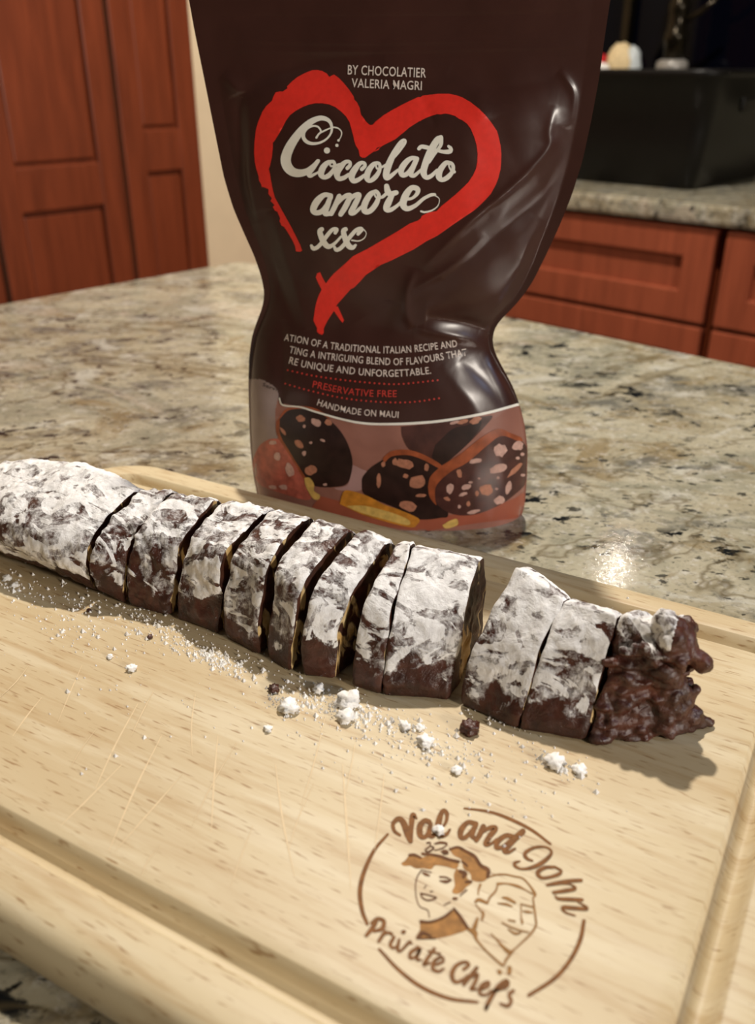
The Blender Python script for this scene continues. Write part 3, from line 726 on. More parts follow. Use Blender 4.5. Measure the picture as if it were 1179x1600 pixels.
PIECES = [
 ('chocolate_log_end', 'large rounded uncut end of the sugared chocolate log at the left', END_L, 0.26, 1, 1.2),
 ('chocolate_slice', 'first slice right of the rounded log end, crumbly and grey with sugar', [(-0.2470, 0, P1), (-0.2345, 0, P2)], -0.02, 2, 1.9),
 ('chocolate_slice', 'second slice right of the rounded log end, lumpy with white sugar', [(-0.2325, 0, P2), (-0.2135, 0, P3)], 0.02, 3, 1.9),
 ('chocolate_slice', 'third slice right of the rounded log end, broad with crumbly front', [(-0.2100, 0, P3), (-0.1895, 0, P4)], 0.12, 4, 1.7),
 ('chocolate_slice', 'fourth slice right of the rounded log end, white top and dark front', [(-0.1868, 0, P4), (-0.1688, 0, P5)], 0.02, 5, 1.4),
 ('chocolate_slice', 'fifth slice right of the rounded log end, between two dark gaps', [(-0.1648, 0, P5), (-0.1512, 0.06, P6)], 0.04, 6, 1.0),
 ('chocolate_slice', 'sixth slice right of the rounded log end, next to the thin leaning slice', [(-0.1470, 0.06, P6), (-0.1367, 0.05, P7)], 0.06, 7, 1.0),
 ('chocolate_slice', 'thin slice leaning against the broad slice before the gap', [(-0.1310, -0.04, P7), (-0.1228, -0.20, P8)], 0.10, 8, 0.9),
 ('chocolate_slice', 'broad white-dusted slice showing pale biscuit on its cut side', [(-0.1223, -0.20, P8), (-0.0990, -0.17, P9)], 0.20, 9, 0.8),
 ('chocolate_slice', 'first slice right of the open gap, bluish white top', [(-0.0912, 0.28, P9L), (-0.0708, 0.13, P10)], 0.22, 10, 0.8),
 ('chocolate_slice', 'slice between the open gap slice and the ragged end', [(-0.0703, 0.13, P10), (-0.0516, 0.06, P11)], 0.10, 11, 0.9),
]
for k, a in enumerate(PIECES): log_piece(*a, faces=(1, 1))

# ragged broken end piece
def remeshed(V, Fc, voxel):
    me = bpy.data.meshes.new('tmp'); me.from_pydata([list(v) for v in V], [], Fc)
    ob = bpy.data.objects.new('tmp', me); COL.objects.link(ob)
    m = ob.modifiers.new('r', 'REMESH'); m.mode = 'VOXEL'; m.voxel_size = voxel
    dg = bpy.context.evaluated_depsgraph_get(); ev = ob.evaluated_get(dg); q = ev.to_mesh()
    v = np.array([p.co[:] for p in q.vertices]); f = [list(p.vertices) for p in q.polygons]
    ev.to_mesh_clear(); bpy.data.objects.remove(ob); bpy.data.meshes.remove(me)
    return v, f
ICO = bmesh.new(); bmesh.ops.create_icosphere(ICO, subdivisions=2, radius=1); ICO.verts.index_update()
IV = np.array([q.co[:] for q in ICO.verts]); IF = [[q.index for q in f.verts] for f in ICO.faces]; ICO.free()
def onu(px, py, u): return onplane(px, py, BU, u)
b = MB()
R1_ = [(.2410, .0378), (.2372, .0290), (.2335, .0170), (.2305, .0045), (.2300, .001), (.2310, 0)]
R2_ = [(.2425, .0368), (.2402, .0285), (.2385, .0165), (.2370, .0045), (.2370, .001), (.2380, 0)]
PR, _n, _z = slices_mesh([(-0.0508, 0.06, P11), (-0.042, 0.03, R1_), (-0.0320, 0.0, R2_)], 12, 1.6, 0.0012)
NR = len(PR); VR = (PR[..., 0:1] * BU + PR[..., 1:2] * BN + np.array([0, 0, 1]) * PR[..., 2:3]).reshape(-1, 3)
b.add(list(VR), [(i * NA + a, (i + 1) * NA + a, (i + 1) * NA + (a + 1) % NA, i * NA + (a + 1) % NA) for i in range(NR - 1) for a in range(NA)] + [list(range(NA)), [(NR - 1) * NA + a for a in range(NA)][::-1]])
rr = random.Random(5)
for _ in range(70):          # torn right face
    zq = rr.uniform(0.001, 0.035); nq = rr.uniform(0.2375, 0.2535); s_ = rr.uniform(0.0012, 0.0034)
    b.add(IV * s_ * np.array([1, rr.uniform(0.7, 1.3), rr.uniform(0.6, 1.2)]) + bp(-0.0318 + rr.uniform(-0.001, 0.0030), nq, BT + zq), IF)
for _ in range(60):          # lumps on the front
    q_ = PR[rr.randrange(2, NR), rr.randrange(8, 62)]; s_ = rr.uniform(0.0010, 0.0026)
    b.add(IV * s_ * np.array([rr.uniform(1, 2.2), 0.9, rr.uniform(0.5, 0.9)]) + bp(*q_), IF)
for pts, rad in (([(1052, 1000, .226), (1078, 1022, .226), (1096, 1036, .226)], [0.0040, 0.0024, 0.0030]),
                 ([(1040, 972, .229), (1066, 984, .229), (1078, 994, .229)], [0.0036, 0.0028, 0.0022]),
                 ([(1040, 1050, .225), (1062, 1070, .226), (1071, 1086, .226)], [0.0040, 0.0022, 0.0020]),
                 ([(1068, 1098, .226), (1083, 1092, .226), (1087, 1078, .226)], [0.0026, 0.0011, 0.0012]),
                 ([(1040, 1105, .225), (1075, 1117, .227), (1106, 1129, .228)], [0.0048, 0.0036, 0.0017]),
                 ([(1030, 1130, .224), (1068, 1137, .227), (1096, 1141, .228)], [0.0034, 0.0030, 0.0018])):
    pp = [onplane(q_[0], q_[1], (0, 1, 0), q_[2]) for q_ in pts]
    for q_ in pp: q_[2] = max(q_[2], BT + 0.001)
    for i in range(len(pp) - 1):
        for t in np.linspace(0, 1, 9):
            ra = rad[i] + (rad[i + 1] - rad[i]) * t
            b.add(IV * ra * rr.uniform(0.85, 1.15) + pp[i] + (pp[i + 1] - pp[i]) * t, IF)
v, f = remeshed(b.v, b.f, 0.0007)
nrm = np.zeros_like(v)
for q in f:
    q0, q1, q2 = v[q[0]], v[q[1]], v[q[2]]; c = np.cross(q1 - q0, q2 - q0); nrm[q] += c
nrm /= np.linalg.norm(nrm, axis=1)[:, None] + 1e-12
v = v + nrm * (0.0009 * fbm(v, 220, 3, 77) + 0.0003 * fbm(v, 700, 2, 78))[:, None]
v[:, 2] = np.maximum(v[:, 2], BT + 0.0004)
end = thing('chocolate_log_end', 'ragged broken end of the chocolate log at the right, moist and dark', 'chocolate', bp(-0.038, 0.230, BT), BOARD_A, 'slices of the chocolate log')
uu = v @ BU; nn_ = v @ BN
is_crust = (np.array([uu[q].mean() for q in f]) < -0.0355) 
T_ = np.array([v[q].mean(0) for q in f]); topm = (T_[:, 2] > BT + 0.0295)
o = build('broken_chocolate', v, f, None, end, mats=[WET, CRUST], mat_idx=((np.array([uu[q].mean() for q in f]) < -0.0335) & topm).astype(int)); fix_normals(o)
at = o.data.attributes.new('sugar', 'FLOAT', 'POINT'); at.data.foreach_set('value', np.clip(0.2 + 75 * (v[:, 2] - (BT + 0.0295)), 0, 0.68).astype(np.float32))

# ------------------------------------------------------------------ crumbs on the board
def crumb(px, py, rpx, mat, name, label, cat, group, seed, zs=0.8, amp=0.35, sub=2):
    q = onz(px, py, BT); s_ = rpx * 0.30 / 1400
    o = lump(name, (q[0], q[1], BT + 0.0001), (s_, s_, s_ * zs), mat, seed, amp, sub, freq=2.6); return tag(o, label, cat, group)
big = [(545, 1100, 17, 'widest white sugar clump on the board in front of the log'), (541, 1124, 13, 'rounded sugar clump just below the widest clump'), (452, 1110, 14, 'flat sugar clump left of the widest clump'),
       (497, 1080, 9, 'smooth sugar lump between clump and log'), (632, 1136, 8, 'round sugar lump in front of the broad slice'), (865, 1194, 14, 'sugar clump in front of the slices right of the gap'), (905, 1207, 9, 'sugar lump at the right end of the crumbs'),
       (205, 1047, 8, 'round sugar lump alone on the left of the board'), (172, 1028, 5, 'tiny sugar lump left of the lone round one'), (664, 1163, 11, 'sugar clump below the round lump near the broad slice'), (418, 1141, 6, 'sugar crumb left below the flat clump'),
       (685, 1300, 7, 'white sugar crumb lying on the burnt lettering'), (712, 1206, 7, 'sugar crumb right above the emblem'), (12, 906, 8, 'sugar lump at the left picture edge below the log'), (24, 917, 7, 'second sugar lump at the left picture edge'), (655, 1139, 6, 'small sugar crumb beside the round lump')]
for k, (x, y, r, lab) in enumerate(big): crumb(x, y, r, SUGAR, 'sugar_lump', lab, 'sugar', 'sugar lumps on the board', 20 + k, 0.75, 0.45, 3)
for k, (x, y, r, lab) in enumerate([(733, 1142, 13, 'pointed chocolate crumb in front of the gap'), (428, 1079, 9, 'flat chocolate crumb in front of the fourth slice'), (234, 997, 5, 'small chocolate crumb in front of the left slices'), (139, 955, 4, 'speck of chocolate below the rounded log end')]):
    crumb(x, y, r, WET, 'chocolate_crumb', lab, 'crumb', 'chocolate crumbs on the board', 60 + k, 0.8, 0.4, 3)
# fine sugar dust: nobody could count it
V = []; Fc = []
DUST = [(350, 1035, 45, 14, 190), (560, 1120, 90, 24, 150), (680, 1165, 80, 28, 120), (860, 1195, 60, 18, 70), (120, 985, 90, 35, 90), (240, 980, 60, 22, 90), (450, 1105, 30, 16, 90), (545, 1112, 26, 16, 110), (330, 1030, 60, 14, 160), (600, 1130, 120, 22, 120), (190, 960, 120, 26, 120), (480, 1090, 80, 18, 90), (300, 1000, 220, 40, 150), (650, 1190, 220, 50, 120), (20, 915, 22, 14, 40), (780, 1130, 60, 14, 40), (190, 1090, 160, 60, 40), (1000, 960, 60, 30, 6), (664, 1160, 18, 10, 50), (865, 1195, 22, 9, 60), (90, 930, 60, 25, 60)]
DV = np.array([(1, 0, 0), (-1, 0, 0), (0, 1, 0), (0, -1, 0), (0, 0, 1.4), (0, 0, -0.2)]); DF = [(0, 2, 4), (2, 1, 4), (1, 3, 4), (3, 0, 4), (2, 0, 5), (1, 2, 5), (3, 1, 5), (0, 3, 5)]
for (cx, cy, sx, sy, n) in DUST:
    for _ in range(n):
        px = rng.normal(cx, sx * 0.6); py = rng.normal(cy, sy * 0.6) + (px - cx) * 0.33
        q = onz(px, py, BT); 
        if not (-0.345 < q @ BU < 0.01): continue
        s_ = float(np.clip(rng.lognormal(-0.1, 0.5), 0.4, 2.9)) * 0.00040
        k = len(V); V += list(DV * s_ * rng.uniform(0.7, 1.3, (1, 3)) + np.array([q[0], q[1], BT + 0.00005])); Fc += [tuple(i + k for i in t) for t in DF]
tag(build('sugar_dust', V, Fc, SUGAR, smooth=False), 'fine icing sugar dust scattered on the board before the log', 'sugar', kind='stuff')

# ------------------------------------------------------------------ the stand-up pouch
YAW = -8.0
PA, PB_ = frame(YAW); PN = np.array([PA[1], -PA[0], 0])      # along the pouch, and out of its front
P0 = np.array([0, 0.430, 0])
def plane_sz(px, py):
    q = onplane(px, py, PN, PN @ P0); return (q - P0) @ PA, q[2]
LEFT = [(283, -75), (288, -40), (295, 0), (303, 45), (316, 110), (330, 180), (350, 278), (364, 325), (380, 362), (397, 400), (408, 432), (413, 458), (410, 480), (401, 503), (393, 527), (389, 560), (388, 600), (389, 650), (391, 700), (396, 745), (402, 775), (405, 795)]
RIGHT = [(966, -75), (960, -40), (953, 0), (944, 60), (936, 120), (924, 185), (910, 250), (893, 305), (874, 352), (852, 400), (832, 440), (815, 465), (795, 487), (778, 503), (770, 520), (769, 538), (775, 556), (788, 580), (801, 604), (812, 634), (819, 662), (824, 700), (823, 745), (820, 785), (816, 803), (808, 811)]
Ls = np.array([plane_sz(*p) for p in LEFT]); Rs = np.array([plane_sz(*p) for p in RIGHT])
ZT = min(Ls[0, 1], Rs[0, 1])
NZ, NX = 420, 300
zz = np.linspace(0.0, ZT, NZ)
sl = np.interp(zz, Ls[::-1, 1], Ls[::-1, 0]); sr = np.interp(zz, Rs[::-1, 1], Rs[::-1, 0])
def smooth1(a, k=5):
    p = np.pad(a, k, mode='edge'); return np.convolve(p, np.ones(2 * k + 1) / (2 * k + 1), 'valid')
sl, sr = smooth1(sl), smooth1(sr)
bz = np.interp(zz, [0, 0.02, 0.045, 0.07, 0.085, 0.098, 0.115, 0.14, 0.17, 0.19, 0.205, 0.212, ZT], [0.0255, 0.0270, 0.0265, 0.0225, 0.0175, 0.0145, 0.0150, 0.0165, 0.0155, 0.0120, 0.0050, 0.0020, 0.0012])
bz = smooth1(bz, 8)
a = np.linspace(-1, 1, NX); A_, Z_ = np.meshgrid(a, zz)
fl = np.interp(zz, [0, 0.06, 0.11, 0.14, ZT], [0.985, 0.985, 0.95, 0.93, 0.925])[:, None]       # where the sealed side seams begin
inn = np.clip(np.abs(A_) / fl, 0, 1)
pw = np.interp(zz, [0, 0.08, 0.13, ZT], [2.4, 2.2, 3.2, 3.6])[:, None]
qw = np.interp(zz, [0, 0.08, 0.13, ZT], [0.55, 0.65, 1.1, 1.2])[:, None]
prof_ = (1 - inn ** pw) ** qw
sx = sl[:, None] + (sr - sl)[:, None] * (A_ + 1) / 2
hgt = bz[:, None] * prof_
def pt_of(s, z, h): return P0 + s[..., None] * PA + np.array([0, 0, 1]) * z[..., None] + h[..., None] * PN
PX = project(pt_of(sx, Z_, hgt))
def seg_dist(PX, poly):
    """distance to a smoothed fold line and the share of its length at the nearest point"""
    c = catmull(poly, 6.0); best = np.full(PX.shape[:2], 1e9); at = np.zeros(PX.shape[:2]); m = len(c) - 1
    for i in range(m):
        p0, d = c[i], c[i + 1] - c[i]; L = d @ d + 1e-9
        t = np.clip(((PX - p0) @ d) / L, 0, 1)
        q = np.linalg.norm(PX - (p0 + t[..., None] * d), axis=-1)
        nb = q < best; best = np.where(nb, q, best); at = np.where(nb, (i + t) / m, at)
    return best, at
CREASE = [ # polyline in the photograph, height in mm, width in px
 ([(312, 62), (560, 66), (925, 60)], 0.35, 4), ([(316, 76), (560, 80), (925, 72)], 0.35, 4), ([(306, 24), (560, 28), (940, 20)], -0.3, 4),
 ([(370, 150), (420, 118), (500, 98), (600, 95)], -1.0, 9), ([(345, 118), (372, 140), (376, 146)], 1.5, 8), ([(376, 150), (372, 200), (378, 290), (396, 350)], -2.4, 9), ([(388, 165), (390, 230), (392, 290), (408, 360), (440, 440)], 1.0, 6),
 ([(345, 170), (352, 230), (372, 310)], 0.8, 8), ([(402, 330), (420, 400), (445, 470), (465, 520)], -1.6, 9), ([(425, 330), (445, 400), (468, 470), (482, 515)], 1.0, 7),
 ([(872, 112), (886, 126), (897, 150), (893, 200)], 1.0, 4), ([(866, 165), (858, 205), (858, 228), (835, 258), (790, 300), (735, 345), (660, 420)], 1.5, 6), ([(890, 200), (875, 260), (840, 310), (760, 380), (690, 430)], -1.6, 14),
 ([(850, 345), (820, 400), (790, 450), (775, 485)], 1.3, 12), ([(760, 370), (700, 420), (640, 455)], 0.9, 6), ([(648, 420), (636, 455), (636, 490), (646, 512)], 1.4, 6),
 ([(646, 512), (690, 520), (735, 530), (765, 545)], 1.6, 7), ([(665, 495), (700, 500), (745, 510), (768, 520)], -2.2, 9), ([(755, 140), (748, 160), (760, 190)], 0.9, 12), ([(700, 110), (760, 135), (830, 130), (880, 118)], -0.8, 10),
 ([(440, 500), (441, 560), (438, 612), (430, 650)], -1.3, 9), ([(418, 520), (413, 580), (410, 640), (418, 720)], 0.9, 14),
 ([(762, 530), (770, 570), (790, 610), (805, 640)], 0.9, 6), ([(720, 560), (760, 600), (790, 640)], -0.7, 8), ([(690, 570), (730, 620), (760, 660)], 0.4, 8), ([(405, 470), (398, 500), (396, 530)], 1.2, 8),
 ([(500, 130), (540, 160), (580, 215)], -0.5, 9), ([(655, 148), (668, 170), (680, 200)], -0.5, 4), ([(690, 190), (800, 330)], 0.4, 14), ([(560, 500), (520, 430), (500, 380)], -0.5, 12), ([(610, 470), (600, 520)], -0.4, 10),
]
add = np.zeros_like(hgt)
for poly, h, w in CREASE:
    d, at = seg_dist(PX, poly)
    add += h * 0.001 * 0.95 / (1 + (d / (w * 1.25)) ** 2) * np.clip(np.sin(np.pi * at), 0, 1) ** 0.6 * np.exp(-(d / (w * 6)) ** 2)
wob = fbm(np.stack([sx, Z_ * 0.7, 0 * sx], -1), 26, 3, 4) * 0.0009 + fbm(np.stack([sx + Z_ * 0.5, Z_ * 0.4, 0 * sx], -1), 75, 2, 14) * 0.00022
fade = np.clip(1 - inn, 0, 0.12) / 0.12
hgt2 = hgt + (add + wob * np.interp(zz, [0, 0.205, 0.215, ZT], [1, 1, 0.35, 0.3])[:, None]) * np.clip(0.25 + fade, 0, 1)
FP = pt_of(sx, Z_, hgt2)
PXf = project(FP)
idx = np.arange(NZ * NX).reshape(NZ, NX)
Ff = np.stack([idx[:-1, :-1], idx[:-1, 1:], idx[1:, 1:], idx[1:, :-1]], -1).reshape(-1, 4)
cen = (PXf[:-1, :-1] + PXf[1:, 1:]).reshape(-1, 2) / 2
WL = catmull([(388, 592), (410, 594), (432, 608), (436, 628), (446, 632), (470, 636), (496, 644), (535, 655), (567, 661), (600, 662), (650, 661), (700, 656), (760, 645), (815, 630), (826, 627)], 3)
o_ = np.argsort(WL[:, 0]); wy = np.interp(cen[:, 0], WL[o_, 0], WL[o_, 1])
mi = np.where(cen[:, 1] > wy, 1, 0)
edge_x = np.interp(cen[:, 1], [590, 612, 640, 665, 690, 720, 800], [438, 437, 430, 430, 434, 400, 396])
mi = np.where((cen[:, 1] > wy) & (cen[:, 0] < edge_x), 2, mi)
pouch = thing('chocolate_pouch', 'dark brown stand-up pouch with red brush heart and cream script lettering', 'pouch', (P0[0], P0[1], 0), YAW)
ofront = build('front_panel', FP.reshape(-1, 3), Ff, None, pouch, mats=[FILM, FILM_PIC, FILM_LILAC], mat_idx=mi)
# back panel and bottom gusset
NXb = 60; ab = np.linspace(-1, 1, NXb); rows = np.linspace(0, NZ - 1, 90).astype(int)
Ab, Zb = np.meshgrid(ab, zz[rows]); innb = np.abs(Ab)
sb = sl[rows][:, None] + (sr - sl)[rows][:, None] * (Ab + 1) / 2
hb = -bz[rows][:, None] * (1 - innb ** 2.4) ** 0.7 - 0.0002
hb = hb + fbm(np.stack([sb, Zb, 0 * sb], -1), 40, 3, 31) * 0.0008 * (1 - innb ** 6)
BPp = pt_of(sb, Zb, hb); ib = np.arange(len(rows) * NXb).reshape(len(rows), NXb)
Fb = np.stack([ib[:-1, 1:], ib[:-1, :-1], ib[1:, :-1], ib[1:, 1:]], -1).reshape(-1, 4)
build('back_panel', BPp.reshape(-1, 3), Fb, FILM, pouch)
ring = [FP[0, k] for k in range(0, NX, 5)] + [BPp[0, k] for k in range(NXb - 1, -1, -2)]
cx_ = np.mean(ring, 0) + np.array([0, 0, 0.006]); n_ = len(ring)
build('bottom_gusset', [cx_] + ring, [(0, 1 + (k + 1) % n_, 1 + k) for k in range(n_)], FILM_PIC, pouch)
# ---- print on the front panel
BVH = BVHTree.FromPolygons([tuple(p) for p in FP.reshape(-1, 3)], [tuple(int(i) for i in f) for f in Ff])
EV = Vector(EYE)
def on_pouch(x, y, lift):
    d = Vector(ray(x, y)); h = BVH.ray_cast(EV, d.normalized())
    if h[0] is None: return None
    nn = h[1] if h[1].dot(d) < 0 else -h[1]
    return np.array(h[0] + nn * lift)
RED = ink('red_print', srgb(226, 50, 38), 0.36, 0.06); CREAM = ink('cream_print', srgb(238, 234, 222), 0.4, 0.02)
PALE = ink('pale_print', srgb(222, 206, 194), 0.4, 0.03); REDTXT = ink('red_caption_print', srgb(196, 62, 52), 0.4, 0.03)
def fr_(o, s, pts): return [(o[0] + x / s, o[1] + y / s) for x, y in pts]
FD = ((380, 100), 5.359); FE = ((580, 130), 5.359); FF_ = ((390, 290), 3.803)
heart = fr_(*FF_, [(312, 385), (300, 393), (275, 390), (270, 360), (255, 325), (225, 275), (205, 245), (190, 238), (178, 210), (182, 195), (165, 155), (150, 148), (138, 125), (148, 115), (125, 92), (132, 75), (112, 50), (112, 20), (92, 12), (75, 6)])
heart += fr_(*FD, [(160, 1040), (148, 1000), (132, 975), (130, 940), (110, 880), (98, 820), (92, 740), (95, 650), (105, 560), (120, 500), (160, 400), (195, 350), (240, 310), (250, 280), (270, 240), (305, 230), (330, 232), (370, 205), (365, 190), (410, 145), (455, 110), (500, 85), (545, 65), (580, 53), (620, 52), (660, 60), (700, 82), (720, 110), (740, 98), (760, 90), (800, 118), (840, 160), (885, 215), (925, 275), (930, 300), (950, 320), (975, 370), (985, 425), (1005, 450), (1025, 480), (1050, 505), (1065, 512), (1085, 508), (1100, 490), (1140, 450)])
heart += fr_(*FE, [(20, 335), (100, 270), (170, 228), (240, 190), (320, 150), (390, 118), (410, 118), (430, 105), (550, 90), (650, 90), (710, 102), (760, 120), (830, 160), (900, 215), (960, 275), (1010, 340), (1050, 400), (1062, 440), (1080, 520), (1087, 590), (1085, 660), (1080, 720), (1060, 800), (1040, 850), (1000, 925), (960, 970), (910, 1020), (860, 1065)])
heart += fr_(*FF_, [(1110, 300), (1050, 330), (975, 378), (900, 415), (840, 445), (780, 470), (735, 500), (690, 530), (650, 575), (620, 605), (600, 615), (560, 660), (520, 705), (500, 745), (470, 790), (452, 822), (440, 850), (440, 875), (430, 887), (412, 880), (400, 868), (400, 845), (385, 815), (378, 800), (385, 755), (390, 720), (405, 665), (430, 610), (450, 585), (475, 550), (500, 522), (570, 460), (612, 420), (650, 400), (700, 375), (760, 340), (820, 305), (880, 270), (950, 225), (1000, 207), (1015, 195), (1022, 180), (1060, 160)])
heart += fr_(*FE, [(545, 1070), (590, 1025), (640, 985), (700, 935), (760, 880), (810, 830), (850, 770), (875, 715), (885, 660), (888, 590), (880, 520), (860, 450), (830, 380), (800, 340), (760, 310), (735, 300), (700, 275), (660, 262), (620, 255), (580, 262), (550, 260), (500, 275), (460, 290), (390, 325), (320, 370), (260, 420), (200, 470), (150, 495), (100, 520), (70, 540), (60, 560), (20, 575)])
heart += fr_(*FD, [(1150, 690), (1120, 700), (1100, 728), (1060, 755), (1020, 785), (995, 785), (975, 770), (965, 720), (940, 680), (928, 640), (920, 600), (905, 545), (890, 490), (860, 440), (820, 400), (770, 362), (720, 340), (660, 330), (600, 330), (545, 342), (500, 360), (440, 392), (390, 430), (355, 480), (330, 530), (290, 600), (265, 640), (248, 660), (248, 700), (240, 780), (225, 850), (215, 880), (225, 920), (230, 960)])
heart += fr_(*FF_, [(139, 30), (150, 70), (175, 115), (200, 160), (225, 205), (250, 250), (275, 300), (300, 350)])
D = Decal(on_pouch); D.poly(heart, 0.00016, 5.0)
D.poly(fr_(*FF_, [(393, 545), (400, 522), (418, 513), (432, 545), (455, 585), (448, 600), (428, 618), (408, 580)]), 0.00017, 5)
D.poly(fr_(*FF_, [(498, 742), (512, 718), (524, 718), (545, 765), (560, 800), (552, 815), (535, 795), (515, 765)]), 0.00017, 5)
D.build('heart_print', RED, pouch, 'red brush-painted heart printed on the pouch')
GA = ((430, 170), 7.86); GB = ((570, 200), 7.86); GC = ((475, 280), 5.359)
D = Decal(on_pouch)
for st in ([(505, 355, 26), (540, 305, 22), (600, 272, 20), (660, 245, 18), (720, 228, 18), (780, 245, 16), (815, 290, 14), (805, 345, 12), (778, 388, 12)],
           [(560, 290, 22), (555, 258, 22), (520, 220, 22), (460, 212, 26), (390, 240, 38), (348, 295, 46), (350, 360, 46), (395, 410, 44), (470, 428, 36), (560, 412, 28), (640, 362, 24), (688, 290, 26), (692, 215, 34), (665, 155, 44), (610, 122, 54), (540, 118, 62), (440, 160, 74), (340, 245, 88), (240, 370, 104), (165, 500, 118), (130, 620, 126), (155, 715, 122), (220, 775, 108), (310, 790, 92), (395, 765, 76), (470, 705, 60), (525, 640, 46)],
           [(528, 640, 46), (470, 720, 58), (415, 790, 62), (430, 825, 46), (490, 800, 32), (550, 765, 24)],
           [(690, 650, 45), (640, 665, 58), (585, 725, 78), (563, 800, 76), (598, 840, 56), (655, 820, 60), (708, 760, 50), (733, 700, 40), (712, 648, 40), (672, 660, 24), (682, 702, 24), (730, 702, 28), (790, 680, 28)],
           [(885, 730, 48), (918, 692, 45), (912, 652, 40), (862, 655, 52), (805, 712, 74), (758, 790, 80), (778, 855, 60), (840, 848, 54), (905, 805, 42)],
           [(1062, 742, 48), (1098, 705, 45), (1092, 667, 40), (1042, 670, 52), (985, 732, 74), (938, 820, 80), (958, 885, 60), (1020, 870, 54), (1100, 812, 40)]):
    D.ribbon(st, *GA, lift=0.00022, step=1.0)
for (x, y, r) in ((635, 513, 38), (757, 450, 20), (777, 388, 16)): D.disc(430 + x / 7.86, 170 + y / 7.86, r / 7.86, 0.00022, 16)
for st in ([(150, 430, 44), (100, 452, 58), (42, 530, 74), (25, 610, 72), (60, 648, 52), (120, 610, 60), (170, 540, 50), (185, 470, 40), (165, 432, 40), (137, 455, 24), (150, 500, 24), (200, 485, 28), (262, 450, 32)],
           [(262, 450, 28), (380, 340, 28), (450, 250, 30), (488, 180, 44), (478, 155, 50), (430, 195, 60), (352, 320, 70), (285, 470, 84), (258, 580, 78), (275, 615, 60), (330, 580, 50), (405, 515, 34)],
           [(640, 375, 48), (570, 372, 54), (502, 422, 70), (445, 510, 76), (455, 575, 60), (512, 565, 58), (572, 490, 48), (632, 382, 56)], [(635, 385, 58), (583, 500, 64), (562, 565, 64), (602, 585, 48), (660, 540, 38), (705, 498, 32)],
           [(930, 118, 62), (882, 155, 80), (803, 290, 88), (745, 430, 84), (718, 540, 80), (750, 605, 60), (812, 588, 50), (885, 518, 38)], [(930, 125, 60), (930, 208, 44), (862, 310, 36), (790, 425, 26)],
           [(662, 255, 46), (692, 230, 48), (760, 240, 52), (850, 265, 38), (960, 292, 46), (1040, 288, 58), (1052, 252, 46), (1025, 225, 34)],
           [(1050, 432, 48), (990, 432, 58), (922, 520, 74), (907, 598, 76), (950, 636, 56), (1020, 600, 60), (1075, 530, 48), (1080, 462, 44), (1047, 428, 38), (1032, 470, 22), (1060, 520, 28), (1095, 538, 42)]):
    D.ribbon(st, *GB, lift=0.00022, step=1.0)
for st in ([(225, 137, 38), (170, 132, 42), (112, 182, 58), (78, 250, 54), (98, 280, 44), (150, 268, 44), (195, 210, 38), (225, 150, 38)], [(225, 140, 38), (192, 230, 48), (177, 285, 44), (217, 288, 38)],
           [(295, 142, 42), (262, 220, 44), (227, 288, 42)], [(240, 250, 22), (330, 152, 36), (385, 138, 42), (352, 220, 48), (307, 293, 42)], [(332, 240, 22), (402, 150, 36), (460, 132, 42), (422, 220, 48), (392, 278, 44), (422, 282, 32), (470, 240, 26), (502, 212, 24)],
           [(600, 100, 32), (550, 132, 48), (507, 210, 54), (507, 265, 48), (550, 266, 44), (600, 210, 44), (625, 140, 34), (605, 102, 30), (590, 122, 16), (605, 152, 16), (650, 150, 26), (687, 122, 28)],
           [(690, 57, 42), (700, 100, 52), (722, 123, 46), (770, 112, 42)], [(742, 120, 38), (702, 200, 58), (687, 248, 48), (722, 256, 38), (780, 220, 28), (832, 168, 26)],
           [(842, 165, 32), (900, 160, 24), (945, 120, 34), (948, 82, 44), (900, 72, 44), (852, 130, 58), (828, 208, 58), (862, 246, 44), (930, 220, 34), (1000, 162, 28), (1060, 132, 28), (1092, 128, 24)],
           [(1095, 135, 10), (1130, 165, 6), (1120, 220, 8), (1070, 260, 13), (1010, 275, 16), (978, 268, 16)],
           [(150, 418, 38), (133, 436, 42), (150, 492, 48), (180, 545, 48), (212, 562, 40), (255, 538, 26), (312, 478, 20)], [(262, 448, 30), (273, 420, 34), (238, 422, 32), (196, 468, 34), (150, 530, 34), (110, 570, 34), (78, 578, 34), (63, 555, 24)],
           [(348, 418, 38), (330, 436, 42), (346, 498, 48), (374, 556, 48), (408, 570, 38), (432, 550, 20)], [(452, 458, 28), (480, 418, 38), (440, 424, 34), (394, 470, 34), (345, 535, 34), (304, 578, 34), (270, 590, 32), (255, 566, 24)],
           [(500, 420, 10), (520, 450, 6), (505, 490, 8), (460, 515, 11), (400, 510, 13)]):
    D.ribbon(st, *GC, lift=0.00022, step=1.0)
D.build('script_lettering', CREAM, pouch, 'cream brush-script lettering inside the heart')
GG = ((430, 510), 3.803)
D = Decal(on_pouch)
D = Decal(on_pouch); D.text('BY CHOCOLATIER', [(543, 116.5), (604, 119), (665, 121.5)], 15.5, bold=0.008); D.build('caption_lettering', PALE, pouch)
D = Decal(on_pouch); D.text('VALERIA MAGRI', [(549, 136.5), (604, 139), (658.5, 141)], 14.5, bold=0.008); D.build('caption_lettering', PALE, pouch)
D = Decal(on_pouch); D.text('ATION OF A TRADITIONAL ITALIAN RECIPE AND', fr_(*GG, [(52, 84), (160, 102), (300, 130), (480, 151), (700, 160), (880, 146), (1080, 120)]), 11.5, bold=0.006); D.build('caption_lettering', PALE, pouch)
D = Decal(on_pouch); D.text('TING A INTRIGUING BLEND OF FLAVOURS THAT', fr_(*GG, [(82, 156), (200, 182), (400, 208), (600, 226), (760, 229), (900, 214), (1138, 172)]), 11.5, bold=0.006); D.build('caption_lettering', PALE, pouch)
